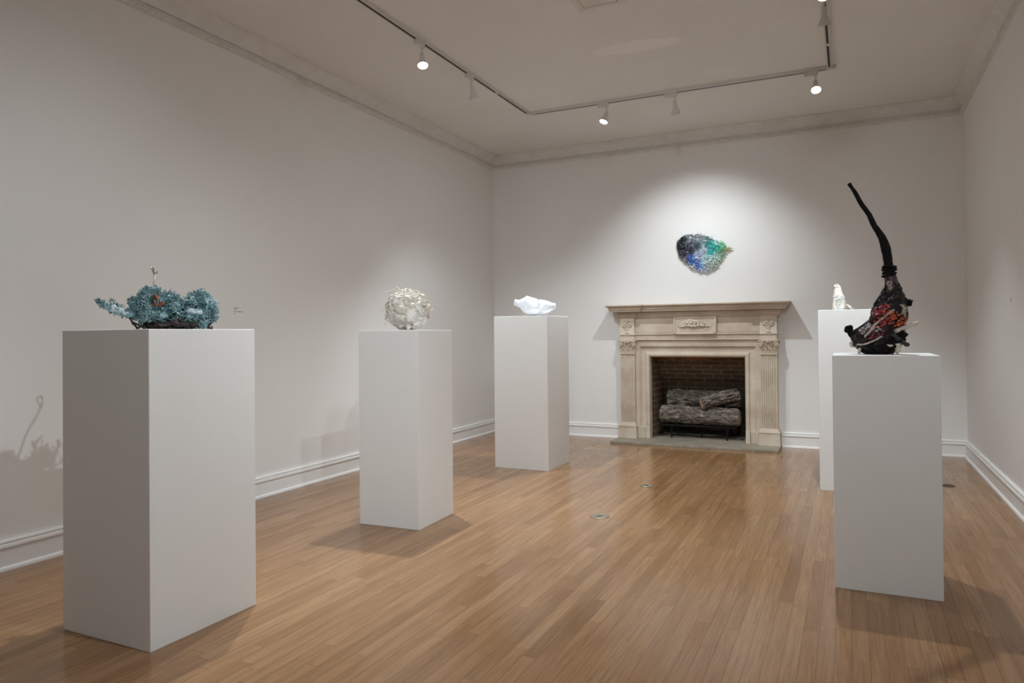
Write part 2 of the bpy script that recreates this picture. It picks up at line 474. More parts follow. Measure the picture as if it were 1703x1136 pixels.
lamp(TL, -4.85, 'y', (1.3, -5.75, 1.2), 'spotlight above the frame lighting the blue-green coral sculpture', 1.112, 72, 1.0, 1)
lamp(TR, -5.96, 'y', (1.25, -5.62, 1.3), 'spotlight above the frame shining across from the right track', 0.880, 72, 1.0, 1)
lamp(TR, -6.60, 'y', (1.7, -3.6, 1.1), 'added fill spotlight over the viewer on the right track aimed across at the ball sculpture', 0.874, 70, 1.0, 1)  # unseen lamp, added to brighten the near faces of the left pedestals
lamp(TR, -7.3, 'y', (2.6, -2.4, 0.8), 'added fill spotlight over the viewer on the right track shining down the room', 0.507, 75, 1.0, 1)  # fill lamp added out of view to lift the back wall
lamp(TR, -8.25, 'y', (2.5, -4.7, 1.0), 'added fill spotlight over the viewer at the near end of the right track', 0.660, 115, 1.0, 1)  # extra unseen lamp, added as wide fill for the whole room

# ceiling air vent
t = thing('ceiling_vent', 'square white air vent flush in the ceiling at the top edge', 'vent', (2.52, -3.50, ZC))
m = MB()
for (a, b, c, d) in ((-0.175, 0.175, -0.175, -0.135), (-0.175, 0.175, 0.135, 0.175), (-0.175, -0.125, -0.135, 0.135), (0.11, 0.175, -0.135, 0.135)):
    m.box(a, b, c, d, -0.010, 0.0)
bevel(m.build('frame', M_vent, t), 0.003)
m = MB(); m.box(-0.118, 0.103, -0.128, 0.128, -0.007, 0.0); m.build('panel', M_vent, t)
m = MB(); m.box(0.1045, 0.110, -0.13, 0.13, -0.0085, 0); m.box(0.150, 0.156, -0.13, 0.13, -0.0108, -0.0095); m.build('slot', M_slot, t)

# floor outlets
def outlet(x, y, r, mat_, label):
    t = thing('floor_outlet', label, 'floor outlet', (x, y, 0), 0, 'round outlet covers let into the floor')
    m = MB(); m.loft([[(r * s * math.cos(2 * PI * k / 28), r * s * math.sin(2 * PI * k / 28), z) for k in range(28)] for s, z in [(1, 0), (1, 0.002), (0.94, 0.004), (0.72, 0.004), (0.70, 0.003), (0.02, 0.003)]], True)
    m.build('cover_plate', mat_, t, 30)
    for s in (-1, 1):
        m = MB(); m.box(-r * 0.3, r * 0.3, s * r * 0.3 - 0.006, s * r * 0.3 + 0.006, 0.003, 0.0042)
        m.build('flap', M_brassd, t)
outlet(2.49, -3.44, 0.062, M_brass, 'round metal floor outlet in the middle of the floor')
outlet(2.53, -2.40, 0.055, M_brass, 'round metal floor outlet nearer the hearth')
outlet(4.655, -1.50, 0.05, M_brassd, 'dark floor outlet beside the right pedestals near the wall')

# wall texts
def wall_text(name, label, origin, ux, n_, lines):
    t = thing(name, label, 'wall text', origin)
    rnd = random.Random(3)
    ux = Vector(ux); n_ = Vector(n_)
    for ln, (zz, length, hh) in enumerate(lines):
        m = MB(); p = 0.0
        while p < length - 0.001:
            wl = min(rnd.uniform(0.006, 0.016), length - p)
            q = p
            while q < p + wl - 0.0005:      # letter strokes of a word
                a = ux * q; b = ux * (q + 0.0014)
                vs = [a + Vector((0, 0, zz)), b + Vector((0, 0, zz)), b + Vector((0, 0, zz + hh)), a + Vector((0, 0, zz + hh))]
                m.add([v for v in vs] + [v + n_ * 0.0005 for v in vs], [(0, 1, 2, 3), (7, 6, 5, 4), (0, 4, 5, 1), (1, 5, 6, 2), (2, 6, 7, 3), (3, 7, 4, 0)])
                q += 0.0024
            p += wl + 0.004
        m.build('text_line', M_text, t)
wall_text('wall_label', 'small black text label on the left wall beside the coral sculpture', (0.0, -4.15, 1.37), (0, 1, 0), (1, 0, 0), [(0.034, 0.045, 0.006), (0.022, 0.030, 0.005), (0.008, 0.085, 0.005), (-0.006, 0.010, 0.005)])
wall_text('wall_label', 'small black text label on the right wall', (XR, -2.06, 1.385), (0, -1, 0), (-1, 0, 0), [(0.026, 0.035, 0.006), (0.010, 0.045, 0.006)])
# ================================================================== FIREPLACE
XC = 2.478
fp = thing('fireplace', 'carved pale stone fireplace surround with fluted pilasters against the back wall', 'fireplace', (XC, 0, 0))
def mir(mb_fn):
    for s in (-1, 1): mb_fn(s)
HZ = 0.026
# hearth slab in front of the opening
m = MB()
m.box(-0.865, 0.862, -0.425, 0.0, 0.0, HZ)
bevel(m.build('hearth', M_slate, fp), 0.003)
# lintel frame round the opening: rings offset outward from the opening
m = MB()
OW, OH = 0.507, 0.932
rings = []
for xo, zo, y in [(0, 0, 0.012), (0, 0, -0.066), (0.006, 0.006, -0.080), (0.018, 0.020, -0.088), (0.032, 0.034, -0.084), (0.042, 0.046, -0.074), (0.046, 0.050, -0.066),
                  (0.050, 0.056, -0.062), (0.096, 0.100, -0.060), (0.100, 0.103, -0.068), (0.106, 0.110, -0.074), (0.112, 0.116, -0.072), (0.114, 0.118, -0.084), (0.150, 0.186, -0.088), (0.165, 0.192, -0.088), (0.165, 0.192, 0.0)]:
    x = OW + xo; z = OH + zo
    rings.append([(-x, y, HZ), (-x, y, z), (x, y, z), (x, y, HZ)])
m.loft(rings, False, False)
m.build('opening_frame', M_stone, fp, 30)
m = MB()
for s in (-1, 1):
    a, b = sorted((s * 0.509, s * 0.555)); m.box(a, b, -0.093, -0.002, HZ, 0.165)
    a, b = sorted((s * 0.557, s * 0.640)); m.box(a, b, -0.078, -0.002, HZ, 0.155)
    for k in range(4):
        a, b = sorted((s * (0.562 + k * 0.019), s * (0.571 + k * 0.019))); m.box(a, b, -0.084, -0.07, HZ, 0.150)
    bevel(m.build('frame_foot', M_stone, fp), 0.003)
    m = MB()
# pilasters
def plinth_rings(hw, pts):
    return [[(-hw - o, -y, z), (hw + o, -y, z), (hw + o, 0, z), (-hw - o, 0, z)] for z, o, y in pts]
for s in (-1, 1):
    px = s * 0.7505
    p = bpy.data.objects.new('pilaster', bpy.data.meshes.new('pilaster')); bpy.data.objects.remove(p)
    # fluted shaft
    hw = 0.0825
    prof = []
    nf = 7; x0 = -hw + 0.009; pitch = (2 * hw - 0.018) / nf
    prof.append((-hw, 0.0)); prof.append((-hw, -0.120))
    for k in range(nf):
        a = x0 + k * pitch
        prof.append((a + pitch * 0.14, -0.120))
        for q in range(1, 6):
            th = PI * q / 6
            prof.append((a + pitch * (0.5 - 0.36 * math.cos(th)), -0.120 + 0.0085 * math.sin(th)))
        prof.append((a + pitch * 0.86, -0.120))
    prof.append((hw, -0.120)); prof.append((hw, 0.0))
    m = MB(); m.loft([[(x, y, z) for x, y in prof] for z in (0.185, 0.966)], True)
    p = m.build('pilaster', M_stone, fp, 50, (px, 0, 0))
    m = MB(); m.loft(plinth_rings(0.083, [(HZ, 0.021, 0.150), (0.150, 0.019, 0.148), (0.152, 0.024, 0.152), (0.163, 0.024, 0.152), (0.166, 0.018, 0.146), (0.182, 0.010, 0.138), (0.196, 0.003, 0.126), (0.200, 0.002, 0.124)]), True)
    m.build('plinth', M_stone, p, 30)
    # capital with acanthus leaves and volutes
    m = MB()
    m.loft(plinth_rings(0.083, [(0.964, 0.004, 0.128), (0.974, 0.004, 0.128), (0.976, -0.002, 0.118), (1.09, 0.004, 0.124), (1.094, 0.012, 0.136), (1.104, 0.020, 0.144), (1.118, 0.020, 0.144)]), True)
    for k in range(3):
        cx = (k - 1) * 0.056
        for lvl, (z0, zh) in enumerate(((0.978, 0.055), (0.985, 0.088))):
            if lvl == 1: cx2 = cx + 0.028 if k < 2 else None
            else: cx2 = cx
            if cx2 is None: continue
            for side in (-1, 0, 1):
                pts = [(cx2 + side * 0.013 * (q / 4), -0.119 - 0.007 * (q / 4) ** 2 - (0.007 if q == 4 else 0), z0 + zh * (q / 4) * (1 if side == 0 else 0.82)) for q in range(5)]
                m.tube(pts, [0.006, 0.008, 0.0075, 0.007, 0.004], 6, True, None, 0.6)
    for vs in (-1, 1):
        pts = []
        for q in range(26):
            th = q / 25 * 4.2 * PI; r = 0.024 * (1 - q / 25 * 0.85)
            pts.append((vs * (0.078 + r * math.cos(th) * 1.0), -0.138, 1.066 + r * math.sin(th)))
        m.tube(pts, 0.005, 6)
        m.tube([(vs * 0.016, -0.132, 1.05), (vs * 0.04, -0.134, 1.075), (vs * 0.065, -0.138, 1.092), (vs * 0.085, -0.138, 1.09)], [0.005, 0.006, 0.007, 0.005], 6)
        m.blob((vs * 0.078, -0.138, 1.066), 0.007, 8, 5)
    for k in range(5): m.blob(((k - 2) * 0.010, -0.143, 1.090 + 0.008 * math.cos((k - 2) * 0.8)), (0.007, 0.007, 0.009), 7, 5)
    m.blob((0, -0.143, 1.108), (0.014, 0.010, 0.010), 8, 5)
    m.build('capital', M_stone, p, 40)
    # block above the capital with a carved vase of flowers
    m = MB()
    m.loft(plinth_rings(0.083, [(1.118, 0.0, 0.120), (1.174, 0.0, 0.120), (1.176, 0.008, 0.130), (1.186, 0.010, 0.132), (1.190, 0.004, 0.124), (1.196, 0.0, 0.121), (1.375, 0.0, 0.121)]), True)
    blk = m.build('frieze_block', M_stone, p, 30)
    m = MB()
    m.loft([[(r * math.cos(2 * PI * k / 12), -0.121 + 0.5 * r * math.sin(2 * PI * k / 12), z) for k in range(12)] for r, z in [(0.026, 1.200), (0.022, 1.207), (0.013, 1.214), (0.020, 1.235), (0.030, 1.262), (0.028, 1.268)]], True)
    rnd = random.Random(5)
    for k in range(30):
        a = rnd.uniform(0, PI); r = rnd.uniform(0.01, 0.052)
        m.blob((r * math.cos(a), -0.124 - rnd.uniform(0, 0.008), 1.270 + 0.85 * r * math.sin(a)), rnd.uniform(0.006, 0.011), 7, 5)
    for k in range(9):
        a = PI * k / 8
        m.tube([(0.02 * math.cos(a), -0.122, 1.285 + 0.02 * math.sin(a)), (0.055 * math.cos(a), -0.128, 1.29 + 0.045 * math.sin(a)), (0.062 * math.cos(a), -0.124, 1.288 + 0.055 * math.sin(a))], [0.005, 0.008, 0.003], 6, True, None, 0.6)
    m.build('flower_carving', M_stone, blk, 50)
# entablature between the blocks
m = MB()
m.box(-0.668, 0.668, -0.100, 0.0, 1.126, 1.372)
fr = m.build('frieze', M_stone, fp)
m = MB()
prof = [(0, 1.116), (0.100, 1.116), (0.104, 1.119), (0.108, 1.124), (0.104, 1.130), (0.100, 1.132), (0.098, 1.134), (0.0985, 1.172), (0.104, 1.175), (0.112, 1.180), (0.113, 1.188), (0.106, 1.193), (0, 1.193)]
m.loft([[(x, -d, z) for d, z in prof] for x in (-0.672, 0.672)], True)
for k in range(110):
    x = -0.66 + k * 1.32 / 109
    m.box(x - 0.0035, x + 0.0035, -0.1015, -0.0975, 1.136, 1.170)
m.build('fluted_band', M_stone, fr, 30)
# panel mouldings
m = MB()
for s in (-1, 1):
    a, b = sorted((s * 0.232, s * 0.662))
    for (q0, q1, z0, z1) in ((a, b, 1.200, 1.206),):
        m.box(q0, q1, -0.104, -0.098, z0, z1)
    m.loft([[(a + o, -y, 1.214 + o), (b - o, -y, 1.214 + o), (b - o, -y, 1.362), (a + o, -y, 1.362)] for o, y in ((0.0, 0.0995), (0.004, 0.1015), (0.01, 0.1015), (0.014, 0.0995))], False)
    m.build('panel_moulding', M_stone, fr, 30)
    m = MB()
# central tablet with an oval basket of fruit
m = MB(); m.box(-0.228, 0.228, -0.128, -0.09, 1.180, 1.372)
tb = bevel(m.build('tablet', M_stone, fr), 0.004)
m = MB()
for s in (-1, 1):
    a, b = sorted((s * 0.204, s * 0.228)); m.box(a, b, -0.136, -0.12, 1.190, 1.372)
m.box(-0.204, 0.204, -0.136, -0.12, 1.182, 1.196)
bevel(m.build('tablet_border', M_stone, tb), 0.003)
m = MB()
m.tube([(0.185 * math.cos(2 * PI * k / 48), -0.128, 1.283 + 0.072 * math.sin(2 * PI * k / 48)) for k in range(49)], 0.0045, 6)
rnd = random.Random(11)
for k in range(120):
    a = rnd.uniform(0, PI); r = rnd.uniform(0, 1) ** 0.6
    x = 0.135 * r * math.cos(a); z = 1.262 + 0.075 * r * math.sin(a) * (1 - 0.2 * abs(math.cos(a)))
    m.blob((x, -0.131 - 0.014 * (1 - r) - rnd.uniform(0, 0.006), z), rnd.uniform(0.006, 0.0125), 7, 5)
for k in range(26):
    a = PI * k / 25; r0 = 0.09
    m.tube([(r0 * 0.8 * math.cos(a), -0.13, 1.262 + 0.05 * math.sin(a)), (0.155 * math.cos(a), -0.135, 1.268 + 0.078 * math.sin(a)), (0.172 * math.cos(a + 0.1), -0.13, 1.262 + 0.08 * math.sin(a))], [0.005, 0.008, 0.003], 6, True, None, 0.6)
m.loft([[(rx * math.cos(2 * PI * k / 20), -0.127 - 0.012 * max(0, -math.sin(2 * PI * k / 20)) * 0 - dd, z + 0.0 * k) for k in range(20)] for rx, z, dd in [(0.03, 1.226, 0.0)]] if False else [[(0.034 * math.cos(PI * k / 12), -0.132, 1.226 + 0.012 * math.sin(PI * k / 12)) for k in range(13)], [(0.034 * math.cos(PI * k / 12), -0.126, 1.226 + 0.012 * math.sin(PI * k / 12)) for k in range(13)]], True)
m.build('fruit_carving', M_stone, tb, 50)
# cornice shelf: breaks forward over the pilasters
def outline(o, z):
    L, R = 0.833, 0.668
    a, b = -0.121 - o, -0.102 - o
    inn = R - o
    return [(-L - o, 0, z), (-L - o, a, z), (-inn, a, z), (-inn, b, z), (inn, b, z), (inn, a, z), (L + o, a, z), (L + o, 0, z)]
def cornice(levels):
    mb = MB(); mb.loft([outline(o, z) for z, o in levels], True); return mb
m = cornice([(1.366, 0.0), (1.370, 0.010), (1.378, 0.014), (1.384, 0.024), (1.388, 0.026), (1.392, 0.026), (1.392, 0.034), (1.428, 0.034), (1.430, 0.052), (1.438, 0.058), (1.440, 0.060)])
bed = m.build('bed_moulding', M_stone, fp)
m = MB()
def teeth(x0, x1, y):
    n_ = int((x1 - x0) / 0.0185)
    for k in range(n_):
        x = x0 + (k + 0.5) * (x1 - x0) / n_
        m.box(x - 0.0055, x + 0.0055, y - 0.011, y + 0.003, 1.404, 1.426)
teeth(-0.63, 0.63, -0.102 - 0.034); teeth(-0.865, -0.636, -0.121 - 0.034); teeth(0.636, 0.865, -0.121 - 0.034)
m.build('dentils', M_stone, bed)
m = cornice([(1.438, 0.060), (1.438, 0.092), (1.456, 0.094), (1.458, 0.100), (1.460, 0.106), (1.470, 0.106), (1.471, 0.101), (1.476, 0.103), (1.484, 0.111), (1.492, 0.124), (1.497, 0.133), (1.500, 0.136), (1.5105, 0.136), (1.512, 0.134)])
m.build('mantel_shelf', M_stone, fp)

# firebox of brick behind the opening
fb = bpy.data.objects
FX0, FX1, FY = -0.512, 0.512, 0.44
BX0, BX1 = -0.470, 0.470
zt = 1.0
def quadbox(name, pts, mat_, uvf):
    # a wall slab of brick: front face pts (4) pushed back 5 cm along its normal
    P = [Vector(p) for p in pts]
    nrm = (P[1] - P[0]).cross(P[2] - P[0]).normalized()
    mb = MB(); Q = [p - nrm * 0.05 for p in P]
    mb.add(P + Q, [(0, 1, 2, 3), (7, 6, 5, 4), (0, 4, 5, 1), (1, 5, 6, 2), (2, 6, 7, 3), (3, 7, 4, 0)])
    return mb.build(name, mat_, fp, None, None, False, uvf)
z1 = 0.62
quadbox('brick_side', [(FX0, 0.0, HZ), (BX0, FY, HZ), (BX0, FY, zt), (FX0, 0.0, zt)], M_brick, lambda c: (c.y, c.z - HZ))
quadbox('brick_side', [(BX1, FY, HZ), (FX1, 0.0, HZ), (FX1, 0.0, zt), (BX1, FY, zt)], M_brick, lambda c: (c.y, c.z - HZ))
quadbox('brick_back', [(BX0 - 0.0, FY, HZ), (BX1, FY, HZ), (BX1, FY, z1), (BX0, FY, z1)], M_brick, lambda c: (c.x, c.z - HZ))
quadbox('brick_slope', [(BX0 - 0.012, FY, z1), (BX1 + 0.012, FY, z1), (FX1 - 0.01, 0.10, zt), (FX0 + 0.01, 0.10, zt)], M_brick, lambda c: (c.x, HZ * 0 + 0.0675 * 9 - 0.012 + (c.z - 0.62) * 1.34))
m = MB(); m.box(-0.56, 0.56, 0.0, 0.55, -0.001 + 0.002, HZ - 0.001); m.build('firebox_floor', M_slate, fp)
m = MB(); m.box(-0.57, 0.57, 0.0, 0.16, zt - 0.02, zt + 0.02); m.build('smoke_shelf', M_soot, fp)
m = MB(); m.box(-0.50, 0.50, 0.03, 0.075, 0.915, 0.96)
m.blob((-0.05, 0.055, 0.915), (0.26, 0.022, 0.016), 24, 6, 0.5, 14)
m.build('lintel_bar', M_rust, fp, 60)

# logs and grate
def log(name, label, p0, p1, r0, r1, knots, seed):
    p0 = Vector(p0); p1 = Vector(p1); d = p1 - p0; L = d.length; cen = (p0 + p1) / 2
    t = thing(name, label, 'log', cen, 0, 'logs stacked in the fireplace')
    t.rotation_mode = 'QUATERNION'; t.rotation_quaternion = d.to_track_quat('X', 'Z')
    n_, k_ = 64, 44
    rings = []
    for i in range(n_ + 1):
        f = i / n_; x = (f - 0.5) * L
        r = r0 + (r1 - r0) * f
        rg = []
        for k in range(k_):
            a = 2 * PI * k / k_
            rr = r * (1 + 0.10 * noise.noise(Vector((x * 4, math.cos(a) * 1.3, math.sin(a) * 1.3 + seed))))
            q = Vector((x * 11 + seed + 0.9 * math.sin(a * 2), math.cos(a) * 4.6, math.sin(a) * 4.6)); 
            q.y += 0.8 * noise.noise(Vector((x * 9, a, seed)))
            rid = 1 - abs(noise.noise(q)) * 2.0
            rr += 0.016 * (rid - 0.6)
            for (kx, ka, kr, kh) in knots:
                dd = ((x - kx) / kr) ** 2 + (math.atan2(math.sin(a - ka), math.cos(a - ka)) * r / kr) ** 2
                rr += kh * math.exp(-dd)
            e = min(f, 1 - f)
            if e < 0.02: rr *= 0.93 + 0.07 * e / 0.02
            rg.append((x, rr * math.cos(a), rr * math.sin(a)))
        rings.append(rg)
    m = MB(); m.loft(rings, False); m.build('bark', M_bark, t, 60)
    m = MB()
    for rg, sg in ((rings[0], 1), (rings[-1], -1)):
        x = rg[0][0] + sg * 0.002
        inner = [[(x - sg * (0.004 * (1 - s_)) , y * s_, z * s_) for _, y, z in rg] for s_ in (0.975, 0.7, 0.35, 0.05)]
        m2 = MB(); m2.loft(inner, False); m2.add(inner[-1], [tuple(range(len(rg)))])
        m2.build('cut_end', M_cut, t, 60)
    return t
def X(x): return x
log('log', 'lowest thick bark log lying across the fireplace grate', (2.045, 0.145, 0.285), (2.905, 0.085, 0.272), 0.098, 0.090, [(-0.20, 1.2, 0.06, 0.030), (0.14, 1.4, 0.07, 0.018), (-0.33, 0.8, 0.06, 0.012)], 3.1)
log('log', 'back bark log lying level behind the top log in the fireplace', (2.085, 0.305, 0.445), (2.885, 0.30, 0.452), 0.090, 0.092, [(-0.30, 1.6, 0.05, 0.025)], 8.3)
log('log', 'short top log slanting back with its pale cut end toward the room', (2.505, 0.030, 0.425), (2.875, 0.215, 0.515), 0.062, 0.068, [(0.08, 1.6, 0.05, 0.012)], 15.7)
gt = thing('fire_grate', 'black iron grate holding the logs on the firebox floor', 'grate', (XC, 0.2, HZ))
m = MB()
for k in range(7): 
    x = -0.36 + k * 0.12
    m.tube([(x, -0.15, 0.145), (x, 0.19, 0.145)], 0.009, 6)
bars = m.build('bars', M_iron, gt, 40)
for y in (-0.15, 0.19):
    m = MB(); m.tube([(-0.40, y, 0.140), (0.40, y, 0.140)], 0.011, 6); m.build('cross_bar', M_iron, gt, 40)
for x in (-0.30, 0.30):
    for y in (-0.15, 0.19):
        m = MB(); m.tube([(x, y, 0.0), (x, y, 0.145)], 0.010, 6); m.build('leg', M_iron, gt, 40)
for x in (-0.36, 0.36):
    m = MB(); m.tube([(x, 0.19, 0.145), (x, 0.21, 0.22), (x, 0.21, 0.28)], 0.010, 6); m.build('upright', M_iron, gt, 40)
m = MB(); m.tube([(-0.32, 0.0, 0.05), (0.32, 0.0, 0.05)], 0.012, 8); m.tube([(0.0, 0.0, 0.05), (0.0, 0.0, 0.0)], 0.01, 6)
m.build('gas_burner', M_iron, gt, 40)

# ================================================================== SCULPTURES
CLAMP[0] = True
def frame(o, rz):
    # measured drawing of a piece -> metres in the piece's own frame (x right, y away from the room, z up)
    O = Vector(o); ey = Vector((-math.sin(rz), math.cos(rz), 0)); ex = Vector((math.cos(rz), math.sin(rz), 0))
    C0 = Vector((3.98191, -7.90284, 1.2))
    def L(px, py, y=0.0):
        d = _f + _r * ((px - 851.5) / 1182.7) + _u * ((545.4 - py) / 1182.7)
        p = C0 + d * (((O - C0).dot(ey) + y) / d.dot(ey)) - O
        return Vector((p.dot(ex), y, p.z))
    return L

# ---------------------------------------------------- blue-green coral piece
def coral_mat():
    t = NT('coral_glaze'); co = t.coord()
    f = t.noise(co, 26, 4, 0.6); g = t.noise(co, 150, 2, 0.5)
    c = t.ramp(f, [(0.32, (0.016, 0.052, 0.062)), (0.47, (0.10, 0.215, 0.235)), (0.6, (0.235, 0.385, 0.405)), (0.72, (0.56, 0.68, 0.70))])
    c = t.mix(t.ramp(g, [(0.55, 0.0), (0.72, 0.8)]), c, (0.62, 0.72, 0.74))
    return t.fin(c, 0.35, 0, 0.5)
M_coral = coral_mat()
M_coralpale = paint('coral_pale', (0.42, 0.50, 0.53), 0.5, 0.4, 60, 0.3, 90)
M_coralbase = paint('coral_core_dark', (0.045, 0.037, 0.034), 0.8, 0.5, 30, 0.4, 60)
M_rustlump = paint('rust_lump', (0.15, 0.045, 0.022), 0.7, 0.6, 60, 0.4, 70)
M_hook = paint('tarnished_steel', (0.38, 0.33, 0.28), 0.32, 0.3, 40, spec=0.5, metal=0.8)
VIEW = 0.9; L = frame((1.222, -5.718, 1.2329), VIEW)
t = thing('coral_sculpture', 'blue-green branching coral sculpture with a metal hook, on the nearest left pedestal', 'sculpture', (1.222, -5.718, 1.2329), VIEW)
rnd = random.Random(21)
def sprig(mb, p, d, ln, r, rnd, fork=True):
    d = d.normalized()
    s1 = d.orthogonal().normalized()
    q = p + d * ln * 0.5 + s1 * rnd.uniform(-0.18, 0.18) * ln
    e = p + d * ln + Vector((rnd.uniform(-1, 1), rnd.uniform(-1, 1), rnd.uniform(-0.6, 1))) * ln * 0.22
    mb.tube([p, q, e], [r, r * 0.85, r * 0.55], 4)
    if fork:
        for k in range(2):
            v = Vector((rnd.uniform(-1, 1), rnd.uniform(-1, 1), rnd.uniform(-0.7, 1))).normalized()
            b = p + (q - p) * rnd.uniform(0.6, 1.0) if k else e - (e - q) * 0.2
            dd = (d * 0.5 + v * 0.9).normalized()
            mb.tube([b, b + dd * ln * 0.32, b + dd * ln * 0.55 + v * ln * 0.1], [r * 0.75, r * 0.7, r * 0.6], 4)
    mb.blob(e, r * rnd.uniform(1.1, 1.9), 5, 3)
def lobe(name, parts, n_, ln, mat_, core, gaps=()):
    m = MB()
    for c, r in parts: m.blob(c, [x * 0.84 for x in r], 28, 20, 0.5, 40, None, None, rnd.random() * 9)
    ob = m.build(name, mat_, t, 180)
    m = MB()
    for c, r in parts:
        k = int(n_ * (r[0] * r[2]) / 0.004)
        for _ in range(k):
            while True:
                d = Vector((rnd.gauss(0, 1), rnd.gauss(0, 1) - 0.25, rnd.gauss(0, 1))).normalized()
                if d.z > -0.75: break
            p = c + Vector((d.x * r[0], d.y * r[1], d.z * r[2]))
            p = c + (p - c) * (rnd.uniform(0.78, 0.93) + 0.26 * noise.noise(p * 38))
            if p.z < 0.012: continue
            nrm = Vector((d.x / r[0], d.y / r[1], d.z / r[2])).normalized()
            sprig(m, p, nrm + Vector((rnd.uniform(-.7, .7), rnd.uniform(-.7, .7), rnd.uniform(-.3, .7))), ln * rnd.uniform(0.5, 1.45), 0.0020 * rnd.uniform(0.8, 1.3), rnd)
    m.build('branch_tips', mat_, ob, 60)
    return ob
lobe('central_mound', [(L(258, 518), (0.082, 0.085, 0.062)), (L(247, 496), (0.030, 0.040, 0.040)), (L(258, 492), (0.020, 0.03, 0.030)), (L(280, 509), (0.058, 0.07, 0.048)), (L(281, 497), (0.022, 0.030, 0.022)), (L(236, 508), (0.045, 0.05, 0.034))], 620, 0.015, M_coral, None)
lobe('right_mound', [(L(334, 512), (0.060, 0.065, 0.058)), (L(330, 502), (0.045, 0.05, 0.042)), (L(312, 526), (0.060, 0.07, 0.036)), (L(346, 524), (0.036, 0.04, 0.032)), (L(338, 540), (0.032, 0.05, 0.018))], 620, 0.0135, M_coral, None)
# left arm curving out over the pedestal edge
m = MB()
arm = [L(228, 523), L(212, 521, -0.01), L(198, 520, -0.015), L(185, 515, -0.01), L(174, 508), L(165, 503, 0.005), L(160, 502, 0.005)]
m.tube(arm, [0.030, 0.020, 0.014, 0.0095, 0.006, 0.0045, 0.003], 9)
ob = m.build('left_arm', M_coral, t, 180)
m = MB()
for _ in range(170):
    k = rnd.random() ** 0.8 * (len(arm) - 1.001); i = int(k); p = arm[i].lerp(arm[i + 1], k - i)
    r = [0.030, 0.020, 0.014, 0.0095, 0.006, 0.0045, 0.003][i] * 0.8
    d = Vector((rnd.gauss(-0.2, 0.7), rnd.gauss(0, 0.8), rnd.gauss(0.4, 0.7))).normalized()
    sprig(m, p + d * r, d, rnd.uniform(0.006, 0.013), 0.0020, rnd)
for p0, p1 in ((L(174, 508), L(161, 499)), (L(182, 513), L(170, 501)), (L(193, 517), L(182, 500)), (L(200, 518), L(191, 500)), (L(208, 517), L(198, 506)), (L(185, 515), L(166, 511)), (L(196, 521), L(180, 519)), (L(190, 505), L(186, 498))):
    m.tube([p0, p0.lerp(p1, 0.55) + Vector((0, 0, 0.004)), p1], [0.0036, 0.003, 0.0022], 5)
    for _ in range(7):
        q = p0.lerp(p1, rnd.uniform(0.4, 1)); sprig(m, q, Vector((rnd.gauss(-0.3, 0.7), rnd.gauss(0, 0.7), rnd.gauss(0.3, 0.7))), rnd.uniform(0.006, 0.011), 0.0019, rnd)
m.build('branch_tips', M_coral, ob, 60)
m = MB()
for k in range(16):
    q = arm[1].lerp(arm[3], rnd.random()) + Vector((rnd.uniform(-0.01, 0.01), -0.022, rnd.uniform(-0.004, 0.02)))
    m.blob(q, (rnd.uniform(0.008, 0.014), 0.008, rnd.uniform(0.005, 0.009)), 8, 6, 0.4, 60)
m.build('pale_crust', M_coralpale, ob, 180)
# dark upright sprig and the leg-like roots under the arm
m = MB()
for p0, p1, r in ((L(222, 512, 0.0), L(217, 497, 0.0), 0.007), (L(219, 503), L(211, 499), 0.005), (L(218, 500), L(222, 495), 0.004)):
    m.tube([p0, p0.lerp(p1, 0.5) + Vector((0.003, 0, 0)), p1], [r, r, r * 0.5], 6)
    for _ in range(8): sprig(m, p0.lerp(p1, rnd.uniform(0.2, 1)), Vector((rnd.gauss(0, 1), rnd.gauss(0, 1), rnd.gauss(0.3, 1))), 0.011, 0.0025, rnd)
m.build('dark_sprig', M_coralbase, t, 60)
for pts in (((217, 530), (221, 538), (229, 546)), ((222, 537), (232, 541), (240, 546)), ((236, 541), (228, 547)), ((232, 536), (243, 543)), ((352, 536), (346, 543), (352, 547))):
    m = MB()
    m.tube([L(a, b, -0.02) for a, b in pts], 0.0045, 6)
    for a, b in pts: m.blob(L(a, min(b, 546.2), -0.02), 0.0062, 6, 4, 0.3, 80)
    m.build('root_leg', M_coralbase, t, 60)
m = MB()
m.blob(L(287, 541, 0.0), (0.088, 0.09, 0.020), 60, 24, 0.8, 55); m.blob(L(296, 538, -0.035), (0.055, 0.05, 0.018), 50, 22, 0.8, 60)
for k in range(60): m.blob(L(rnd.uniform(254, 322), rnd.uniform(538, 545.5), -rnd.uniform(0.03, 0.085)), (rnd.uniform(0.005, 0.013), 0.010, rnd.uniform(0.003, 0.007)), 9, 7, 0.7, 80)
m.build('dark_base', M_coralbase, t, 180)
m = MB()
for k in range(22):     # airy sprays at the back
    p0 = Vector((rnd.uniform(-0.07, 0.07), rnd.uniform(0.08, 0.16), 0.01)); p1 = Vector((rnd.uniform(-0.10, 0.08), rnd.uniform(0.12, 0.24), rnd.uniform(0.05, 0.135)))
    pm = p0.lerp(p1, 0.55) + Vector((rnd.uniform(-.015, .015), rnd.uniform(-.015, .015), 0.008))
    m.tube([p0, pm, p1], [0.006, 0.0045, 0.003], 5)
    for q in range(6):
        a_ = pm.lerp(p1, rnd.uniform(0.0, 1.0)); v_ = Vector((rnd.gauss(0, 1), rnd.gauss(0, 1), rnd.gauss(0.2, 0.8))).normalized()
        m.tube([a_, a_ + v_ * 0.014, a_ + v_ * 0.026 + Vector((0, 0, 0.004))], [0.0035, 0.0032, 0.0045], 5)
m.build('back_spray', M_coral, t, 60)
m = MB(); m.blob(L(322, 518, -0.062), (0.034, 0.018, 0.015), 40, 20, 0.4, 60); m.build('pale_shell', M_coralpale, t, 180)
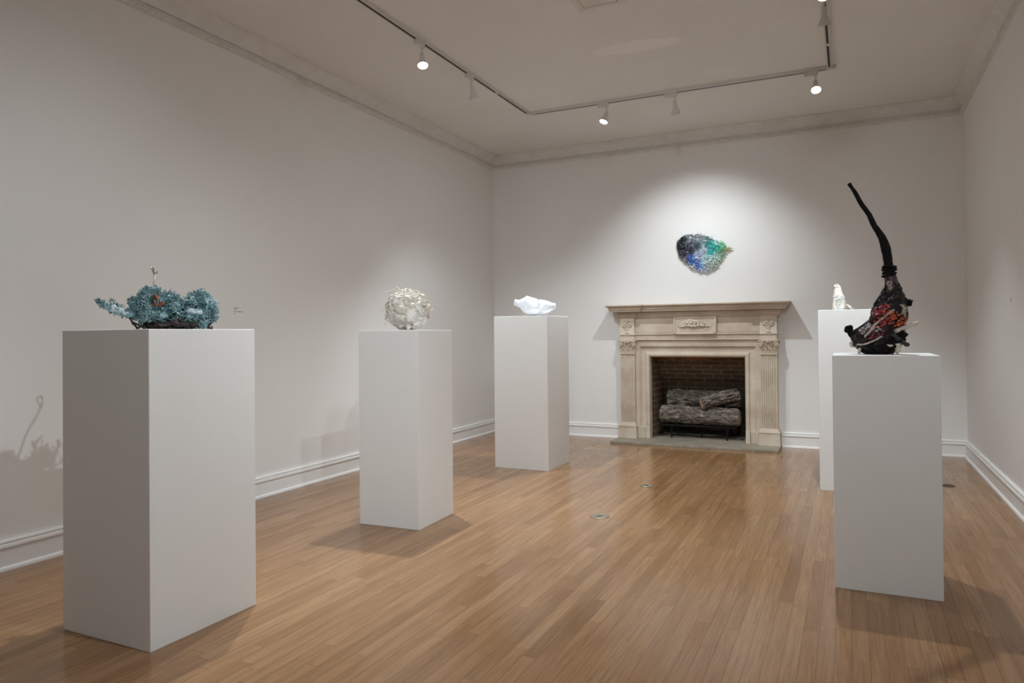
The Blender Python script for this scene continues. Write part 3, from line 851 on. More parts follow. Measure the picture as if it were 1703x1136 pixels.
m = MB(); m.blob(L(260, 499, -0.068), (0.014, 0.018, 0.024), 26, 18, 0.8, 70); m.blob(L(266, 506, -0.072), (0.018, 0.015, 0.012), 22, 14, 0.8, 70); m.blob(L(256, 507, -0.072), (0.010, 0.012, 0.010), 16, 10, 0.7, 70)
ru = m.build('rust_lump', M_rustlump, t, 180)
m = MB()
hp = [L(259, 497, -0.04), L(264, 486, 0.0), L(262, 478, 0.04), L(256.5, 474, 0.09), L(255.5, 469, 0.13), L(257.5, 463, 0.165), L(257.5, 458, 0.185), L(255.5, 454, 0.2)]
m.tube(hp, 0.0038, 8)
lc = L(254.6, 449.3, 0.2)
m.tube([lc + Vector((0.35 * 0.0125 * math.cos(q_) - 0.006 * math.sin(q_) , 0.93 * 0.0125 * math.cos(q_), 0.0125 * math.sin(q_))) for q_ in [2 * PI * k / 24 for k in range(25)]], 0.0034, 8)
m.tube([L(256.5, 456.5, 0.19), L(260.5, 453.5, 0.19), L(261, 451.5, 0.19)], 0.0038, 7)
m.build('metal_hook', M_hook, t, 60)

# ---------------------------------------------------- cream ball wrapped in twigs
def plaster_mat():
    t = NT('ball_plaster'); co = t.coord()
    f = t.noise(co, 9, 4, 0.6); g = t.noise(co, 40, 4, 0.65)
    c = t.ramp(f, [(0.32, (0.58, 0.51, 0.40)), (0.48, (0.74, 0.71, 0.65)), (0.7, (0.84, 0.83, 0.80))])
    c = t.mix(t.ramp(t.noise(co, 14, 3, 0.6, 1.0), [(0.62, 0.0), (0.74, 0.7)]), c, (0.50, 0.37, 0.22))
    t.bump(g, 0.6, 0.012)
    return t.fin(c, 0.6, 0, 0.3)
M_ball = plaster_mat()
M_twig = paint('whitened_twig', (0.68, 0.63, 0.56), 0.65, 0.15, 40, 0.2, 90)
M_ochre = paint('ochre_patch', (0.33, 0.24, 0.155), 0.7, 0.3, 40)
VIEW = 0.5875; L = frame((1.37, -3.98, 1.2314), VIEW)
t = thing('ball_sculpture', 'round crumpled cream ball sculpture bound with twigs', 'sculpture', (1.37, -3.98, 1.2314), VIEW)
cen = L(678.5, 516)
def ball_r(d):
    sx, sz = 0.146, 0.130
    k = 1 / math.sqrt((d.x / sx) ** 2 + (d.y / sx) ** 2 + (d.z / sz) ** 2)
    q = d * 2.1 + Vector((3.3, 1.7, 0.4))
    dist, _ = noise.voronoi(q)
    ridge = max(0.0, 1 - (dist[1] - dist[0]) * 6.0)
    k *= 1 + 0.06 * noise.noise(d * 1.7) - 0.075 * ridge + 0.10 * min(0.5, dist[1] - dist[0]) + 0.035 * noise.noise(d * 7) + 0.02 * noise.noise(d * 17)
    return k
m = MB(); ns, nr = 96, 64; vs = []; fs = []
for i in range(nr + 1):
    for j in range(ns):
        th = PI * i / nr; ph = 2 * PI * j / ns
        d = Vector((math.sin(th) * math.cos(ph), math.sin(th) * math.sin(ph), math.cos(th)))
        p = cen + d * ball_r(d); p.z = max(p.z, 0.004)
        vs.append(p)
for i in range(nr):
    for j in range(ns):
        k = (j + 1) % ns; fs.append((i * ns + j, (i + 1) * ns + j, (i + 1) * ns + k, i * ns + k))
m.add(vs, fs); m.build('ball', M_ball, t, 180)
rnd = random.Random(4)
def on_ball(d, h=0.004):
    d = d.normalized(); p = cen + d * (ball_r(d) + h); p.z = max(p.z, 0.006); return p
m = MB()
for k in range(105):
    # wiry strands lying over the upper left of the ball
    d0 = Vector((rnd.gauss(-0.25, 0.6), rnd.gauss(-0.45, 0.6), rnd.gauss(0.55, 0.55))).normalized()
    tg = d0.cross(Vector((rnd.gauss(0, 1), rnd.gauss(0, 1), rnd.gauss(0, 1)))).normalized()
    ln = rnd.uniform(0.35, 1.0); n_ = 15; pts = []
    for q in range(n_):
        a = ln * (q / (n_ - 1) - 0.5)
        d = d0 * math.cos(a) + tg * math.sin(a) + d0.cross(tg) * 0.05 * math.sin(q * 0.9 + k)
        pts.append(on_ball(d, 0.002 + 0.003 * math.sin(q * 0.7 + k * 2)))
    r = rnd.uniform(0.0013, 0.0032)
    m.tube(pts, [r * (0.7 + 0.3 * math.sin(PI * q / (n_ - 1))) for q in range(n_)], 5)
m.build('binding_strands', M_twig, t, 60)
m = MB()
for k in range(120):
    d = Vector((rnd.gauss(-0.1, 0.7), rnd.gauss(-0.5, 0.5), rnd.gauss(0.5, 0.6))).normalized()
    m.blob(on_ball(d, 0.002), (rnd.uniform(0.003, 0.008), rnd.uniform(0.003, 0.007), rnd.uniform(0.002, 0.006)), 8, 6, 0.9, 130, None, None, k)
m.build('plaster_crumbs', M_ball, t, 180)['kind'] = 'stuff'
for pts, r in (([(654, 492), (657, 484), (659, 478), (660.5, 471)], .0042), ([(661, 480), (652, 483), (640, 486)], .0036), ([(659, 477), (665, 482), (672, 483)], .0042), ([(665, 490), (656, 498), (648, 506), (640, 512), (632, 518)], .003), ([(662, 494), (650, 507), (641, 514), (633, 520)], .003),
               ([(639, 539), (646, 537), (652, 542)], .006), ([(689, 483), (697, 486), (703, 489)], .0045), ([(708, 509), (714, 514), (719, 516), (719.5, 512)], .003), ([(640, 507), (646, 500), (655, 494)], .0035), ([(640, 522), (645, 523), (650, 522)], .006), ([(676, 482), (680, 479.5), (681, 477)], .005), ([(655, 494), (661, 489), (668, 485)], .005)):
    m = MB(); m.tube([L(a, b, -0.05 - 0.02 * math.sin(i)) for i, (a, b) in enumerate(pts)], [r * (1 - 0.12 * i) for i in range(len(pts))], 6)
    m.build('twig', M_twig, t, 60)
for (a, b, y) in ((712.5, 528, -0.045), (672, 545, -0.07), (687, 540.5, -0.085)):
    m = MB(); m.blob(L(a, b, y), (0.013, 0.012, 0.0055), 16, 10, 0.9, 70, None, None, a)
    m.build('ochre_patch', M_ochre, t, 180)
m = MB(); m.blob(L(678.5, 544.8, -0.075), (0.014, 0.014, 0.018), 12, 9, 0.4, 60); m.build('foot', M_ball, t, 180)

# ---------------------------------------------------- crushed white bottle
def plastic_mat():
    t = NT('white_plastic'); co = t.coord()
    c = t.ramp(t.noise(co, 9, 2, 0.5), [(0.4, (0.60, 0.615, 0.65)), (0.6, (0.66, 0.67, 0.70))])
    t.b.inputs['Subsurface Weight'].default_value = 0.08
    t.b.inputs['Subsurface Radius'].default_value = (0.02, 0.02, 0.025)
    return t.fin(c, 0.3, 0, 0.5)
M_plastic = plastic_mat()
VIEW = 0.4148; L = frame((1.34, -1.90, 1.3602), VIEW)
t = thing('bottle_sculpture', 'crushed white plastic bottle sculpture lying on its side', 'sculpture', (1.34, -1.90, 1.3602), VIEW)
st = [(861.5, 500, 509, .5), (863.5, 499, 511, .7), (866.5, 498, 514.5, .85), (871.5, 495, 520, .95), (877, 491.6, 524, 1.0), (880, 493.2, 525.8, 1.0), (886, 494.6, 526, 1.0), (893, 496.4, 526, 1.0), (896.5, 498.8, 526, .95), (900, 498.2, 525.6, .95), (906, 499.2, 523.6, .9), (912, 500.8, 520.6, .8), (918, 503.6, 516.6, .7), (922.3, 504.0, 514, .6), (924.6, 505.8, 512, .5)]
rings = []; NS = 20
for i, (px, a, b, dk) in enumerate(st):
    c = (a + b) / 2; hz = (b - a) / 2 / 180.4; hy = min(0.085, hz * 1.05) * dk
    rg = []
    for k in range(NS):
        an = 2 * PI * k / NS
        cx, sx = math.cos(an), math.sin(an)
        e = 1 + 0.16 * noise.noise(Vector((px * 0.09, cx * 1.6, sx * 1.6))) * (abs(cx))
        # dents pressed into the near side
        dent = 0
        if cx < 0:
            dent = 0.022 * math.exp(-((px - 899) / 6) ** 2 - ((sx - 0.35) / 0.3) ** 2) + 0.022 * math.exp(-((px - 906 - 8 * sx) / 4.5) ** 2 - ((sx + 0.55) / 0.5) ** 2) + 0.014 * math.exp(-((px - 874) / 6) ** 2 - ((sx - 0.1) / 0.35) ** 2)
        p = L(px, c, 0)
        rg.append((p.x + 0.008 * noise.noise(Vector((px * .2, an, 3))), hy * cx * e + dent, max(0.0015, p.z + hz * sx)))
    rings.append(rg)
m = MB(); m.loft(rings, True); ob = m.build('body', M_plastic, t, 32)
m = MB()
for pts in (((877, 492.5), (886, 495.4), (896, 499.6)), ((896, 499.6), (898, 507), (896, 512)), ((896, 512), (903, 511), (908, 514)), ((866, 507), (880, 509), (893, 511)), ((892, 524), (903, 517), (912, 509))):
    m.tube([L(a, b, -0.062 if i == 1 else -0.052) for i, (a, b) in enumerate(pts)], [0.002, 0.0034, 0.002], 6)
m.build('crease', M_plastic, ob, 180)
m = MB()
ax = (L(855.5, 502.4) - L(864, 505)).normalized(); o_ = L(864.5, 505.2); uu = Vector((0, 1, 0)); vv = ax.cross(uu)
def ring(s, r): return [o_ + ax * s + (uu * math.cos(2 * PI * k / 20) + vv * math.sin(2 * PI * k / 20)) * r for k in range(20)]
m.loft([ring(-0.012, 0.030), ring(0.004, 0.030), ring(0.006, 0.037), ring(0.013, 0.037), ring(0.015, 0.026), ring(0.022, 0.026), ring(0.023, 0.029)], True)
m.build('neck', M_plastic, t, 35)
m = MB()
m.loft([ring(0.022, 0.027), ring(0.023, 0.0295), ring(0.050, 0.0285), ring(0.054, 0.026), ring(0.054, 0.020), ring(0.048, 0.018)], True)
for k in range(20):
    a = 2 * PI * k / 20
    m.tube([o_ + ax * s + (uu * math.cos(a) + vv * math.sin(a)) * 0.0292 for s in (0.025, 0.049)], 0.0015, 4)
m.build('cap', M_plastic, t, 35)
m = MB(); c_ = L(923.5, 509); m.tube([c_ + Vector((0.002 * math.cos(2 * PI * k / 20), 0.030 * math.cos(2 * PI * k / 20), 0.021 * math.sin(2 * PI * k / 20))) for k in range(21)], 0.005, 6); m.build('base_rim', M_plastic, t, 180)

CLAMP[0] = False
# ---------------------------------------------------- wall relief of coloured shreds
M_shred = attr_mat('shred_colours', 0.55, 0.35)
SC = 153.44
outl = [(1123, 405), (1125, 399), (1130, 393), (1137, 389), (1149, 388), (1160, 388.5), (1168, 390), (1176, 393), (1187, 399), (1195, 402), (1203, 404), (1207, 411), (1215, 415.5), (1207, 420), (1203, 427), (1196, 437), (1190, 446), (1182, 449), (1174, 453), (1166, 451), (1157, 449), (1147, 444), (1141, 437), (1133, 430), (1128, 422), (1125, 413)]
AX, AZ = 2.55, 2.05
t = thing('wall_relief', 'leaf-shaped relief of black, blue and green shreds on the wall above the mantel', 'wall sculpture', (AX, 0.0, AZ))
# drawn flat on the wall: undo the slight slant of the drawing's own axes
def W2(px, py): return Vector(((px - 1167.1) / SC * 0.985 * 1.0, 0.0, (422.5 - py) / SC - 0.0))
seeds = [((1133, 398), (0.020, 0.021, 0.026)), ((1128, 410), (0.018, 0.019, 0.022)), ((1140, 412), (0.03, 0.032, 0.038)), ((1150, 397), (0.20, 0.21, 0.24)), ((1148, 405), (0.10, 0.105, 0.12)), ((1160, 392), (0.27, 0.28, 0.30)), ((1170, 397), (0.17, 0.21, 0.20)), ((1150, 417), (0.045, 0.048, 0.055)), ((1160, 409), (0.04, 0.05, 0.055)), ((1134, 424), (0.07, 0.065, 0.065)), ((1139, 430), (0.16, 0.15, 0.15)),
         ((1148, 428), (0.06, 0.12, 0.36)), ((1152, 434), (0.05, 0.13, 0.43)), ((1160, 441), (0.10, 0.21, 0.55)), ((1166, 444), (0.22, 0.33, 0.60)), ((1160, 425), (0.36, 0.41, 0.58)), ((1170, 418), (0.42, 0.48, 0.56)), ((1168, 410), (0.20, 0.28, 0.32)), ((1176, 405), (0.07, 0.19, 0.19)), ((1183, 407), (0.03, 0.28, 0.27)), ((1181, 420), (0.02, 0.33, 0.36)), ((1188, 414), (0.02, 0.26, 0.22)), ((1195, 413), (0.03, 0.32, 0.17)), ((1200, 410), (0.17, 0.45, 0.28)), ((1192, 404), (0.32, 0.52, 0.45)), ((1208, 416), (0.34, 0.36, 0.17)), ((1203, 423), (0.30, 0.40, 0.26)), ((1188, 427), (0.38, 0.62, 0.56)), ((1180, 434), (0.46, 0.62, 0.60)), ((1192, 436), (0.40, 0.50, 0.44)), ((1175, 444), (0.50, 0.62, 0.63)), ((1183, 446), (0.34, 0.36, 0.33)), ((1168, 449), (0.40, 0.44, 0.48)), ((1150, 443), (0.36, 0.36, 0.38))]
rnd = random.Random(9)
def scol(px, py):
    ww = 0; c = [0, 0, 0]
    for (sx, sy), sc_ in seeds:
        wgt = 1 / (((px - sx) ** 2 + (py - sy) ** 2) ** 1.6 + 1.5); ww += wgt
        for q in range(3): c[q] += sc_[q] * wgt
    return [q / ww for q in c]
def inside(x, y):
    r = False; j = len(outl) - 1
    for i in range(len(outl)):
        xi, yi = outl[i]; xj, yj = outl[j]
        if (yi > y) != (yj > y) and x < (xj - xi) * (y - yi) / (yj - yi) + xi: r = not r
        j = i
    return r
def edge_d(x, y):
    return min(math.hypot(x - a, y - b) for a, b in outl)
cxp, cyp = 1164, 418
m = MB(); NR = 8; vs = []; fs = []; cs = []
dense = []
for i in range(len(outl)):
    a, b = outl[i], outl[(i + 1) % len(outl)]
    for q in range(3): dense.append((a[0] + (b[0] - a[0]) * q / 3 + rnd.uniform(-.5, .5), a[1] + (b[1] - a[1]) * q / 3 + rnd.uniform(-.5, .5)))
ND = len(dense)
def dome(f, px, py): return 0.020 + 0.050 * (1 - f ** 2.2) + 0.012 * noise.noise(Vector((px * .12, py * .12, 0)))
for i in range(NR + 1):
    f = i / NR
    for (a, b) in dense:
        px = cxp + (a - cxp) * f * 0.96; py = cyp + (b - cyp) * f * 0.96
        p = W2(px, py); p.y = -dome(f, px, py); vs.append(p); c = scol(px, py); cs.append([q * 0.75 for q in c])
nb = len(vs)
for i in range(NR + 1):
    f = i / NR
    for (a, b) in dense:
        px = cxp + (a - cxp) * f * 0.96; py = cyp + (b - cyp) * f * 0.96
        p = W2(px, py); p.y = -0.004 if f < 0.9 else -0.012; vs.append(p); cs.append(scol(px, py))
for i in range(NR):
    for j in range(ND):
        k = (j + 1) % ND
        fs.append((i * ND + j, i * ND + k, (i + 1) * ND + k, (i + 1) * ND + j))
        fs.append((nb + i * ND + j, nb + (i + 1) * ND + j, nb + (i + 1) * ND + k, nb + i * ND + k))
for j in range(ND):
    k = (j + 1) % ND; fs.append((NR * ND + j, NR * ND + k, nb + NR * ND + k, nb + NR * ND + j))
m.v = [tuple(v) for v in vs]; m.f = fs; m.c = [tuple(c) for c in cs]
m.build('backing', M_shred, t, 60, None, True)
m = MB()
def shred(px, py, f, ang, ln, wd, col, lift):
    p = W2(px, py); p.y = -dome(f, px, py) - 0.001
    d = Vector((math.cos(ang), -rnd.uniform(0.0, lift), math.sin(ang)))
    q = p + d * ln * 0.5 + Vector((0, -0.004, 0)); e = p + d * ln + Vector((rnd.uniform(-.3, .3) * ln, rnd.uniform(-0.004, 0.006), rnd.uniform(-.3, .3) * ln))
    e.y = min(e.y, -0.004); q.y = min(q.y, -0.004)
    m.tube([p, q, e], [wd, wd * 0.9, wd * 0.35], 4, True, col, 0.35)
cnt = 0
while cnt < 2300:
    px = rnd.uniform(1121, 1216); py = rnd.uniform(386, 455)
    if not inside(px, py): continue
    cnt += 1
    f = min(1.0, 1 - min(1.0, edge_d(px, py) / 26.0))
    c = scol(px, py); k = math.exp(rnd.gauss(0.05, 0.5)); hi = 0.45 if rnd.random() < 0.07 else 0.0
    col = [min(0.88, q * k * (1.25 if q > 0.12 else 1.0) + hi * (0.25 + q)) for q in c]
    dark_zone = px + (py - 400) * 0.6 < 1158
    ang = rnd.uniform(0, 2 * PI) if dark_zone else rnd.gauss(-0.6, 0.8) + (PI if rnd.random() < 0.4 else 0)
    shred(px, py, f, ang, rnd.uniform(0.010, 0.020) if dark_zone else rnd.uniform(0.008, 0.024), rnd.uniform(0.004, 0.0085) if dark_zone else rnd.uniform(0.002, 0.0050), col, 0.6 if dark_zone else 0.22)
for i in range(ND * 2):
    a, b = dense[i % ND]
    an = math.atan2(-(b - cyp), a - cxp) + rnd.gauss(0, 0.5)
    ln = rnd.uniform(0.008, 0.020) if rnd.random() < 0.9 else rnd.uniform(0.02, 0.034)
    c = scol(a, b); k = math.exp(rnd.gauss(-0.1, 0.4))
    shred(cxp + (a - cxp) * 0.95, cyp + (b - cyp) * 0.95, 0.95, an, ln, rnd.uniform(0.0016, 0.0032), [min(.8, q * k) for q in c], 0.3)
m.build('shreds', M_shred, t, 60, None, True)
m = MB()
for k in range(5): m.blob(W2(1171 + k * 1.4, 401 + 0.4 * (k % 2)) + Vector((0, -0.078, 0)), (0.0065, 0.003, 0.0035), 12, 8, 0.9, 140, None, (0.85, 0.86, 0.88), k)
m.build('white_fleck', M_shred, t, 180, None, True)['label'] = 'small white fleck'

CLAMP[0] = True
# ---------------------------------------------------- small white tower piece on the far right pedestal
M_cream = paint('tower_cream', (0.72, 0.66, 0.58), 0.6, 0.06, 20, 0.2, 60)
M_chip = attr_mat('chip_colours', 0.45, 0.4, 0.2, 90)
M_line = paint('dark_cord', (0.10, 0.10, 0.11), 0.7, 0.3, 60)
VIEW = -0.002; L = frame((3.99, -1.82, 1.3602), VIEW)
t = thing('tower_sculpture', 'small leaning white tower sculpture with a hole at its top', 'sculpture', (3.99, -1.82, 1.3602), VIEW)
secs = [(516, 1385.4, 1408), (511, 1385.6, 1407), (505, 1385.8, 1406), (499, 1386, 1404.5), (493, 1386.4, 1403), (488, 1387, 1401), (483, 1387.6, 1399.5), (478, 1388.2, 1398), (475.5, 1388.8, 1397)]
rings = []
for k_, (py, a, b) in enumerate(secs):
    c = L((a + b) / 2, py, 0.0); hw = (b - a) / 2 / 215.2
    rings.append([(c.x + hw * math.cos(2 * PI * k / 18) * (1 + 0.05 * noise.noise(Vector((k * .7, py * .2, 0)))), hw * 0.75 * math.sin(2 * PI * k / 18), max(0, c.z)) for k in range(18)])
m = MB(); m.loft(rings, True); tw = m.build('tower', M_cream, t, 180)
m = MB(); c_ = L(1391.5, 475.6, -0.008)
m.tube([c_ + Vector((0.0155 * math.cos(2 * PI * k / 20), 0.006 * math.sin(2 * PI * k / 20), 0.0095 * math.sin(2 * PI * k / 20))) for k in range(21)], 0.0055, 8); m.build('ring_top', M_cream, t, 180)
m = MB(); rnd = random.Random(12)
for k in range(170):
    py = rnd.uniform(491, 515); f = (py - 488) / 28
    a = 1386.5 + 3.5 * (rnd.random() < 0.7); b = 1402.5 + f * 4
    px = rnd.uniform(a, b); u_ = (px - (a + b) / 2) / ((b - a) / 2); hw = (b - a) / 2 / 215.2
    y = -hw * 0.78 * math.sqrt(max(0.02, 1 - u_ * u_))
    v = rnd.choice([(0.74, 0.74, 0.72), (0.62, 0.66, 0.68), (0.50, 0.57, 0.61), (0.78, 0.77, 0.74), (0.55, 0.58, 0.57)])
    m.blob(L(px, py, y), (rnd.uniform(.004, .011), .004, rnd.uniform(.004, .011)), 7, 5, 0.4, 90, Matrix.Rotation(rnd.uniform(0, PI), 3, 'Y'), v, k)
m.build('white_chips', M_chip, tw, 30, None, True)
m = MB()
for pts in (((1387, 494), (1396, 495), (1404, 493)), ((1390, 503), (1396, 497), (1404, 498)), ((1392, 511), (1398, 504), (1399.5, 502)), ((1404, 503), (1408, 507), (1412, 514)), ((1391, 499), (1391, 509)), ((1402, 513), (1409, 513.5), (1412, 514.5))):
    m.tube([L(a, b, -0.043) for a, b in pts], 0.0014, 5)
m.build('dark_cord', M_line, tw, 60)
for k in range(16):
    f = k / 15; m = MB()
    m.blob(L(1405 + 12 * f + rnd.uniform(-1.5, 1.5), 505 + 9.0 * f + rnd.uniform(-1, 1.0), -rnd.uniform(0.0, 0.04)), rnd.uniform(0.006, 0.0095), 8, 6, 0.2, 70, None, rnd.choice([(0.72, 0.68, 0.62), (0.60, 0.58, 0.55), (0.75, 0.66, 0.62)]), k)
    m.build('pebble', M_chip, t, 180, None, True)

# ---------------------------------------------------- tall black netted piece
M_black = paint('black_fibre', (0.007, 0.006, 0.0065), 0.85, 0.5, 40, 0.35, 55, 0.15)
M_net = paint('dark_netting', (0.030, 0.011, 0.013), 0.42, 0.7, 30, 0.5, 45, 0.5)
M_cord = paint('black_cord', (0.010, 0.008, 0.009), 0.55, 0.4, 50, spec=0.35)
M_rope = attr_mat('rope_colours', 0.6, 0.35, 0.2, 90)
M_bead = attr_mat('bead_colours', 0.22, 0.6)
M_stick = paint('cream_stick', (0.50, 0.44, 0.37), 0.6, 0.15, 30, 0.2, 60)
M_bstick = paint('charcoal_stick', (0.03, 0.03, 0.033), 0.6, 0.3, 40, 0.3, 60)
M_bone = paint('cream_lump', (0.55, 0.49, 0.40), 0.6, 0.2, 20, 0.3, 40)
VIEW = -0.038; L = frame((4.13, -4.02, 1.0868), VIEW)
t = thing('netted_sculpture', 'tall black netted sculpture with a long curved neck and red beads', 'sculpture', (4.13, -4.02, 1.0868), VIEW)
body = [(588.4, 1437, 1487), (584, 1431, 1491), (578, 1422, 1498), (571, 1416.5, 1503), (563, 1414, 1506), (556, 1416, 1506.5), (550, 1420, 1505), (544, 1428, 1504.5), (538.6, 1438, 1506.5), (533, 1444.5, 1508.5), (527, 1447.5, 1510.5), (517.5, 1448, 1510), (510, 1452, 1508.5), (503, 1457, 1507), (496, 1462, 1506), (489, 1466, 1503.5), (482, 1469.5, 1500.5), (475, 1471.4, 1497), (466, 1471, 1493.5), (460, 1470, 1491.5), (452, 1469.8, 1489), (446, 1469.6, 1487)]
def sec(py):
    for i in range(len(body) - 1):
        if body[i][0] >= py >= body[i + 1][0]:
            f = (body[i][0] - py) / (body[i][0] - body[i + 1][0])
            return body[i][1] + (body[i + 1][1] - body[i][1]) * f, body[i][2] + (body[i + 1][2] - body[i][2]) * f
    return body[-1][1:]
def hdep(a, b): return min(0.105, (b - a) / 2 / 343.4 * 0.92)
secm = []
for py, a, b in body:
    pa, pb = L(a, py), L(b, py); secm.append((max(0.0, (pa.z + pb.z) / 2), pa.x, pb.x))
def secz(z):
    for i in range(len(secm) - 1):
        if secm[i][0] <= z <= secm[i + 1][0]:
            f = (z - secm[i][0]) / max(1e-6, secm[i + 1][0] - secm[i][0])
            return secm[i][1] + (secm[i + 1][1] - secm[i][1]) * f, secm[i][2] + (secm[i + 1][2] - secm[i][2]) * f
    return secm[-1][1:] if z > secm[0][0] else secm[0][1:]
def hdm(xa, xb): return min(0.082, (xb - xa) / 2 * 0.9)
def front(px, py, h=0.0):
    # point on the side of the body that faces the room
    y = -0.06
    for _ in range(10):
        p = L(px, py, y); xa, xb = secz(p.z)
        u_ = max(-0.96, min(0.96, (p.x - (xa + xb) / 2) / ((xb - xa) / 2)))
        y = 0.5 * y - 0.5 * hdm(xa, xb) * math.sqrt(1 - u_ * u_)
    p = L(px, py, y); p.x = min(xb - 0.001, max(xa + 0.001, p.x)); p.y = y - h
    return p
rings = []; NS = 44
for i in range(len(secm) - 1):
    for q in range(3):
        z = secm[i][0] + (secm[i + 1][0] - secm[i][0]) * q / 3
        xa, xb = secz(z); hw = (xb - xa) / 2; hd = hdm(xa, xb)
        rg = []
        for k in range(NS):
            an = 2 * PI * k / NS
            v = Vector((hw * math.cos(an), hd * math.sin(an), 0))
            n1 = noise.noise(Vector((v.x * 22, v.y * 22, z * 22))) + 0.5 * noise.noise(Vector((v.x * 60, v.y * 60, z * 60)))
            v *= 1 + 0.05 * n1
            rg.append(((xa + xb) / 2 + v.x, v.y, max(0.002, z)))
        rings.append(rg)
m = MB(); m.loft(rings, True); bd = m.build('netted_body', M_net, t, 180)
# neck
neck = [(1480, 470, 14), (1479.4, 461, 15), (1478.6, 450, 14.5), (1477, 436, 13.4), (1475.6, 425, 14.6), (1473.2, 413.6, 15.2), (1470.4, 404, 13.8), (1466.7, 394.6, 11.8), (1460, 384, 10.2), (1454, 375.6, 9.2), (1450, 367, 8.8), (1446, 358, 8.4), (1440, 349.5, 8.0), (1433.4, 340.7, 7.6), (1428.5, 332.5, 7.2), (1424.7, 324.9, 7.2), (1420.5, 317.5, 6.4), (1416.5, 312, 5.4), (1414, 308.5, 6.2), (1412.6, 306, 6.8), (1412.0, 305, 5.5)]
rr_ = []; pp_ = []
for i, (a, b, wd) in enumerate(neck):
    pp_.append(L(a, b, 0.0)); rr_.append(wd / 2 / 343.4)
P2 = []; R2 = []
for i in range(len(pp_) - 1):
    for q in range(4):
        f = q / 4; P2.append(pp_[i].lerp(pp_[i + 1], f)); R2.append((rr_[i] + (rr_[i + 1] - rr_[i]) * f) * (1 + 0.09 * noise.noise(Vector((i + f, 2.2, 0)) * 1.3)))
P2.append(pp_[-1]); R2.append(rr_[-1])
m = MB(); m.tube(P2, R2, 14); nk = m.build('neck', M_black, t, 60)
for k in range(9):     # turns of cord round the neck
    m = MB()
    i0 = 6 + k * 7.3; pts = []
    for q in range(9):
        u_ = min(len(P2) - 1.01, i0 + q * 0.28); i = int(u_); p = P2[i].lerp(P2[i + 1], u_ - i); r = R2[i] * 0.985
        an = q / 8 * 2 * PI + k
        pts.append(p + Vector((math.cos(an), math.sin(an), 0.25 * math.cos(an))) * r)
    m.tube(pts, 0.0014, 4)
    m.build('neck_wrapping', M_cord, nk, 60)
m = MB()
for zc_, rr0 in ((444, 18.5), (449, 19.5), (454, 18), (459, 16.5)):
    c_ = L(1479, zc_)
    m.tube([c_ + Vector((math.cos(2 * PI * k / 20), math.sin(2 * PI * k / 20), 0.10 * math.sin(k * 0.63 + rr0))) * (rr0 / 2 / 343.4) for k in range(21)], 0.0065, 7)
m.blob(L(1468.5, 460, -0.01), (0.008, 0.008, 0.006), 9, 6, 0.4, 80)
m.build('neck_band', M_black, nk, 180)
# netting cords
m = MB(); rnd = random.Random(31)
for k in range(130):
    py0 = rnd.uniform(478, 582); a, b = sec(py0); px0 = rnd.uniform(a + 2, b - 2)
    dx, dy = rnd.choice([(1, -0.75), (1, -0.6), (0.7, 1), (0.5, -1), (1, -0.2)]); ln = rnd.uniform(14, 40); pts = []
    for q in range(8):
        py = py0 + dy * ln * (q / 7 - 0.5) + rnd.uniform(-.7, .7); py = min(586, max(450, py)); a, b = sec(py)
        px = min(b, max(a, px0 + dx * ln * (q / 7 - 0.5))); pts.append(front(px, py, rnd.uniform(0.001, 0.007)))
    m.tube(pts, rnd.uniform(0.0012, 0.0032), 5)
for pts in (((1447, 533), (1438, 540), (1428, 547), (1418, 552)), ((1462, 489), (1456, 499), (1450, 508)), ((1470, 478), (1463, 490), (1455, 500)), ((1499, 480), (1492, 478), (1484, 484), (1476, 492)), ((1450, 520), (1455, 530), (1448, 536))):
    m.tube([front(a, b, 0.006) for a, b in pts], 0.0075, 7)
m.build('netting_cords', M_cord, bd, 180)
# lumps of black fibre low down
m = MB()
for (a, b, rx, rz, y) in ((1440, 583, .026, .013, -.06), (1455, 584, .03, .012, -.08), (1472, 584.5, .03, .012, -.085), (1468, 577, .035, .014, -.09), (1482, 575, .022, .014, -.09), (1450, 577, .03, .016, -.08), (1497, 556, .03, .03, -.03), (1500, 566, .02, .02, -.02), (1486, 566, .035, .014, -.085), (1476, 570, .03, .012, -.095)):
    m.blob(front(a, b, -0.006), (rx, 0.020, rz), 20, 12, 0.6, 40, None, None, a)
m.build('black_padding', M_black, bd, 180)
# red beads and stones
CLAMP[0] = False
poly = [(1448, 522), (1455, 514), (1468, 507), (1476, 508), (1485, 515), (1497, 522), (1509, 529), (1507, 537), (1500, 545), (1488, 543), (1474, 538), (1463, 545), (1452, 554), (1450, 548), (1455, 536), (1449, 528)]
def inp(x, y):
    r = False; j = len(poly) - 1
    for i in range(len(poly)):
        xi, yi = poly[i]; xj, yj = poly[j]
        if (yi > y) != (yj > y) and x < (xj - xi) * (y - yi) / (yj - yi) + xi: r = not r
        j = i
    return r
pl = []; tries = 0
while len(pl) < 84 and tries < 12000:
    tries += 1; x = rnd.uniform(1447, 1510); y = rnd.uniform(506, 556)
    if inp(x, y) and all(math.hypot(x - a, y - b) > 2.9 for a, b in pl): pl.append((x, y))
for x, y in pl:
    w_ = min(1, max(0, (x - 1466) / 22))
    base = [0.34 + 0.16 * w_, 0.034 + 0.045 * w_, 0.048 * (1 - w_) + 0.012 * w_]
    k = math.exp(rnd.gauss(0, 0.3)); c = [min(0.8, q * k) for q in base]
    if rnd.random() < 0.12: c = (0.62, 0.26, 0.27)
    m = MB(); m.blob((0, 0, 0), (rnd.uniform(.0055, .0095), .006, rnd.uniform(.0045, .007)), 10, 7, 0.15, 90, Matrix.Rotation(rnd.uniform(-.9, .2), 3, 'Y'), c, x)
    o = m.build('red_bead', M_bead, t, 180, front(x, y, 0.004), True)
